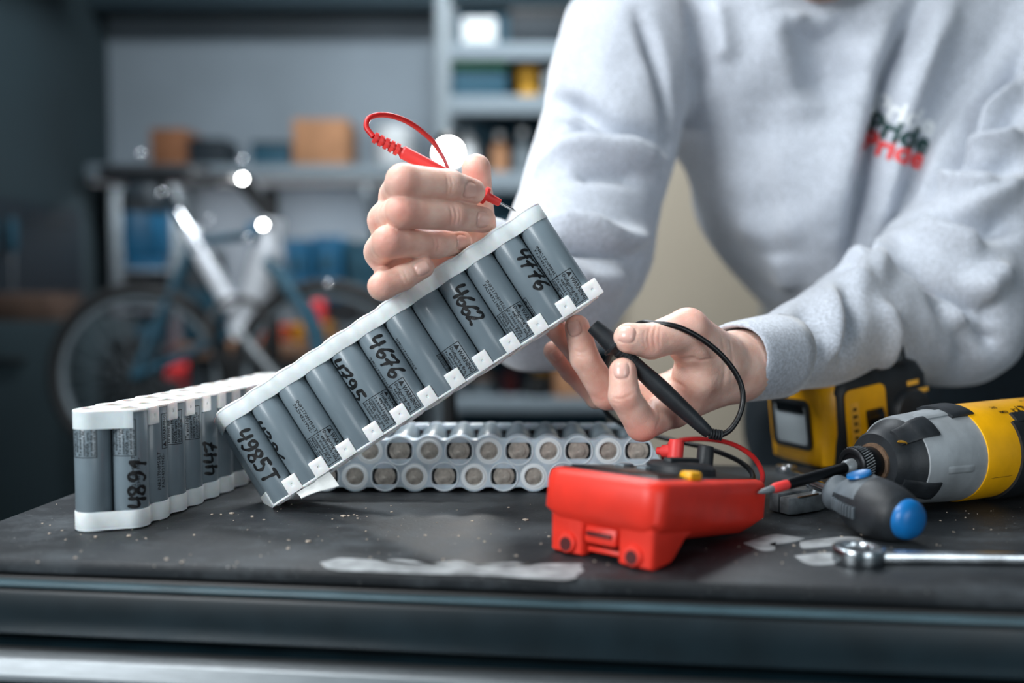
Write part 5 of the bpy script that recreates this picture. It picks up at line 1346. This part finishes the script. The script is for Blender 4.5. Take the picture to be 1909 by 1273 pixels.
put('chest_body', MB().add(*box(wC2, .4, hC - .1, .008, (0, 0, (hC - .1) / 2 + .1))), 'red_paint', t, I4)
for k in range(4):
    dd_ = put('drawer', MB().add(*box(wC2 - .03, .014, .10, .004, (0, -.206, hC - .08 - k * .12))), 'red_paint' if k else 'dark_box', t, I4); put('handle', MB().add(*box(wC2 - .08, .014, .014, .004, (0, -.218, hC - .045 - k * .12))), 'chrome', dd_, I4)
for sx_ in (-1, 1):
    for sy_ in (-1, 1): put('caster', MB().add(*lathe([(.04, -.014), (.046, -.01), (.046, .01), (.04, .014)], 18, 'y'), 0, T(sx_ * .16, sy_ * .15, .047)).add(*box(.03, .04, .06, .003, (sx_ * .16, sy_ * .15, .075))), 'black_metal', t, I4)
zc = hC + .0005
tub('blue_can', 'blue can standing on the red tool chest', at(205, 700, 3.35).x, 3.36, zc, .04, .075, 'blue_bin', 'blue_bin', 'can')
x0 = at(300, 640, 3.35).x
# tall pale shelf strip between corner and bicycle
Y7 = 3.45; x0, x1, z0, z1 = px_box(185, 322, 660, 340, Y7)
t = thing('hanging_rack', 'narrow pale rack on the back wall between the corner and the bicycle', 'rack', ((x0 + x1) / 2, YB, z0)); wH = x1 - x0; hH = z1 - z0
for s_ in (-1, 1): put('side_panel', MB().add(*box(.035, .22, hH, .003, (s_ * (wH / 2 - .018), -.112, hH / 2))), 'grey_metal', t, I4)
for k in range(5): put('shelf', MB().add(*box(wH - .07, .21, .014, .002, (0, -.112, .01 + k * (hH - .03) / 4))), 'shelf_board', t, I4)
for k, (m, lab) in enumerate((('teal_box', 'teal crate in the narrow pale rack, lowest of three'), ('dark_box', 'dark crate in the middle of the narrow pale rack'), ('blue_bin', 'blue crate near the top of the narrow pale rack'))):
    zz_ = z0 + .018 + (k + .5 * (k > 1)) * 0 + k * (hH - .03) / 4
    carton('rack_crate', lab, 'crate', x0 + .05, x1 - .05, zz_ + .0005, zz_ + (hH / 4) * .55, YB - .21, .18, m, 'crates in the narrow rack')

# bicycle held in a repair stand
YK = 2.25
bk = thing('bicycle', 'silver bicycle clamped in a repair stand in front of the back wall', 'bicycle', (at(452, 605, YK).x, YK, 0))
BB = at(456, 612, YK); ST = at(352, 432, YK + .10); HT = at(508, 408, YK - .02); HB = at(502, 462, YK - .02); BARS = at(448, 340, YK - .04)
def seg(name, pts, r, m, par=bk): return put(name, MB().add(*tube([tuple(p) for p in pts], r, 12, 4 if len(pts) > 2 else 0)).mesh(name, 60), m, par)
seg('seat_tube', [BB, ST], .021, 'silver_paint'); seg('down_tube', [BB + V((.006, 0, .0)), HB], .034, 'silver_paint'); seg('head_tube', [HB - V((0, 0, .02)), HT], .026, 'silver_paint')
seg('top_tube', [ST - (ST - BB) * .12, HT - V((0, 0, .03))], .010, 'teal_box')
put('bottom_bracket', MB().add(*along(BB - V((0, .04, 0)), BB + V((0, .04, 0)), [(.024, 0), (.026, .005), (.026, .075), (.024, .08)])), 'silver_paint', bk)
seg('stem', [HT, HT.lerp(BARS, .6), BARS], .012, 'black_metal')
hbar = seg('handlebar', [BARS + V((-.02, -.26, -.02)), BARS + V((0, -.10, .0)), BARS, BARS + V((.0, .10, .0)), BARS + V((-.02, .26, -.02))], .011, 'black_metal')
for s_ in (-1, 1): seg('grip', [BARS + V((-.012, s_ * .17, -.012)), BARS + V((-.02, s_ * .27, -.02))], .016, 'black_rubber')
sl = put('saddle', MB().add(*loft([(0, -.13, .12, -.05, .05, .04), (.02, -.14, .13, -.06, .06, .05), (.035, -.13, .12, -.05, .05, .045)])).mesh('s', 60), 'black_rubber', bk)
sl.matrix_parent_inverse = Mx(); sl.matrix_basis = T(*(ST + (ST - BB).normalized() * .16 - V(bk.location))) 
seg('seat_post', [ST, ST + (ST - BB).normalized() * .165], .013, 'chrome')
def wheel(name, c, r):
    w = put(name, MB().add(*tube([c + V((r * cos(a), 0, r * sin(a))) for a in np.linspace(0, 2 * pi, 49)], .017, 8, 0, False)).mesh('w', 60), 'tyre', bk)
    put('rim', MB().add(*tube([c + V(((r - .02) * cos(a), 0, (r - .02) * sin(a))) for a in np.linspace(0, 2 * pi, 49)], .009, 6, 0, False)).mesh('r', 60), 'grey_metal', w)
    sp_ = MB()
    for k in range(24):
        a = 2 * pi * k / 24; sp_.add(*tube([c + V((.02 * cos(a + .6), .02 * (-1) ** k, .02 * sin(a + .6))), c + V(((r - .022) * cos(a), 0, (r - .022) * sin(a)))], .0011, 5, 0, False))
    put('spokes', sp_, 'grey_metal', w); put('hub', MB().add(*along(c - V((0, .04, 0)), c + V((0, .04, 0)), [(.012, 0), (.022, .01), (.014, .02), (.014, .06), (.022, .07), (.012, .08)])), 'black_metal', w)
RW = at(262, 700, YK + .06); FWc = at(610, 700, YK - .03)
wheel('wheel', RW, .20); wheel('wheel', FWc, .20)
for s_ in (-1, 1):
    seg('chain_stay', [BB + V((0, s_ * .02, 0)), RW + V((0, s_ * .045, 0))], .008, 'teal_box'); seg('seat_stay', [ST - (ST - BB) * .1 + V((0, s_ * .015, 0)), RW + V((0, s_ * .045, 0))], .007, 'teal_box')
    seg('fork_blade', [HB + V((.0, s_ * .03, -.03)), HB.lerp(FWc, .5) + V((.02, s_ * .04, 0)), FWc + V((0, s_ * .045, 0))], .012, 'teal_box')
cr_ = put('chainring', MB().add(*lathe([(.06, -.052), (.075, -.051), (.075, -.047), (.06, -.046)], 32, 'y', False), 0, T(*BB)), 'black_metal', bk)
put('crank', MB().add(*tube([BB + V((0, -.06, 0)), BB + V((.10, -.065, -.12))], .010, 8, 0)), 'steel_dark', bk)
put('crank', MB().add(*tube([BB + V((0, .06, 0)), BB + V((-.10, .065, .12))], .010, 8, 0)), 'steel_dark', bk)
glint_pos = at(452, 333, YK - .10)
def glint_spot(c, r, m):  # glowing spots added where chrome glints brightly
    h = put('glint_cup', MB().add(*along(c + V((0, .05, 0)), c, [(.010, 0), (r * 1.5, .02), (r * 1.8, .046), (r * 1.8, .05), (r * 1.4, .05)], 20)), 'black_metal', bk)
    put('glint_disc', MB().add(*along(c + V((0, .002, 0)), c - V((0, .003, 0)), [(r, 0), (r * .8, .003), (0, .0045)], 18)), m, h)
glint_spot(glint_pos, .0065, 'glint_glow'); glint_spot(at(490, 419, YK - .12), .0060, 'glint_glow')
for px, py in ((262, 288), (372, 440), (390, 412), (366, 464), (462, 445), (300, 360), (612, 530), (452, 300)):  # chrome balls added to catch small glints
    c = at(px, py, YK - .06)
    put('glint_ball', MB().add(*lathe([(0, -.008)] + [(.008 * cos(R(a)), .008 * sin(R(a))) for a in range(-60, 61, 20)] + [(0, .008)], 12), 0, T(*c)).mesh('b', 180), 'chrome', bk)
cb_ = [at(450, 560, YK - .08), at(410, 600, YK - .08), at(398, 660, YK - .05), at(425, 720, YK)]
seg('brake_cable', cb_, .003, 'black_cable')
st = thing('repair_stand', 'black repair stand holding the silver bicycle by its frame', 'stand', (BB.x + .03, YK + .14, 0))
put('post', MB().add(*lathe([(.018, 0), (.018, HT.z + .08)], 16)), 'black_metal', st, I4)
put('clamp', MB().add(*box(.06, .12, .05, .01, (.0, -.06, HT.z - .03))), 'blue_bin', st, I4)
for k in range(3):
    a = 2 * pi * k / 3 + .5; put('leg', MB().add(*tube([(0, 0, .35), (.3 * cos(a), .3 * sin(a), .02)], .012, 8, 0)), 'black_metal', st, I4)
# dark panniers on the bike's far side
for k, (a, b, c_, d_) in enumerate(((215, 290, 340, 480), (325, 400, 470, 640))):
    x0, x1, z0, z1 = px_box(a, b, d_, c_, YK + .22)
    t = thing('pannier_bag', ['dark blue pannier bag hanging high behind the bicycle saddle', 'dark teal pannier bag hanging low behind the bicycle frame'][k], 'bag', ((x0 + x1) / 2, YK + .30, z0))
    w = x1 - x0; h = z1 - z0
    put('bag_body', MB().add(*loft([(0, -w / 2 * .9, w / 2 * .9, -.06, .06, .03), (h * .1, -w / 2, w / 2, -.07, .07, .035), (h * .8, -w / 2, w / 2, -.07, .07, .035), (h, -w / 2 * .8, w / 2 * .8, -.05, .05, .03)])).mesh('b', 60), 'blue_bin' if k == 0 else 'teal_box', t, I4)
    put('flap', MB().add(*loft([(h * .62, -w / 2 * 1.03, w / 2 * 1.03, -.075, .04, .03), (h * .86, -w / 2 * 1.02, w / 2 * 1.02, -.074, .06, .035), (h * 1.02, -w / 2 * .82, w / 2 * .82, -.052, .052, .03)])).mesh('f', 60), 'dark_box', t, I4)
    put('hook_rail', MB().add(*tube([(0, .07, h * .9), (0, .20, h * 1.0)], .006, 6, 0)), 'black_metal', t, I4)
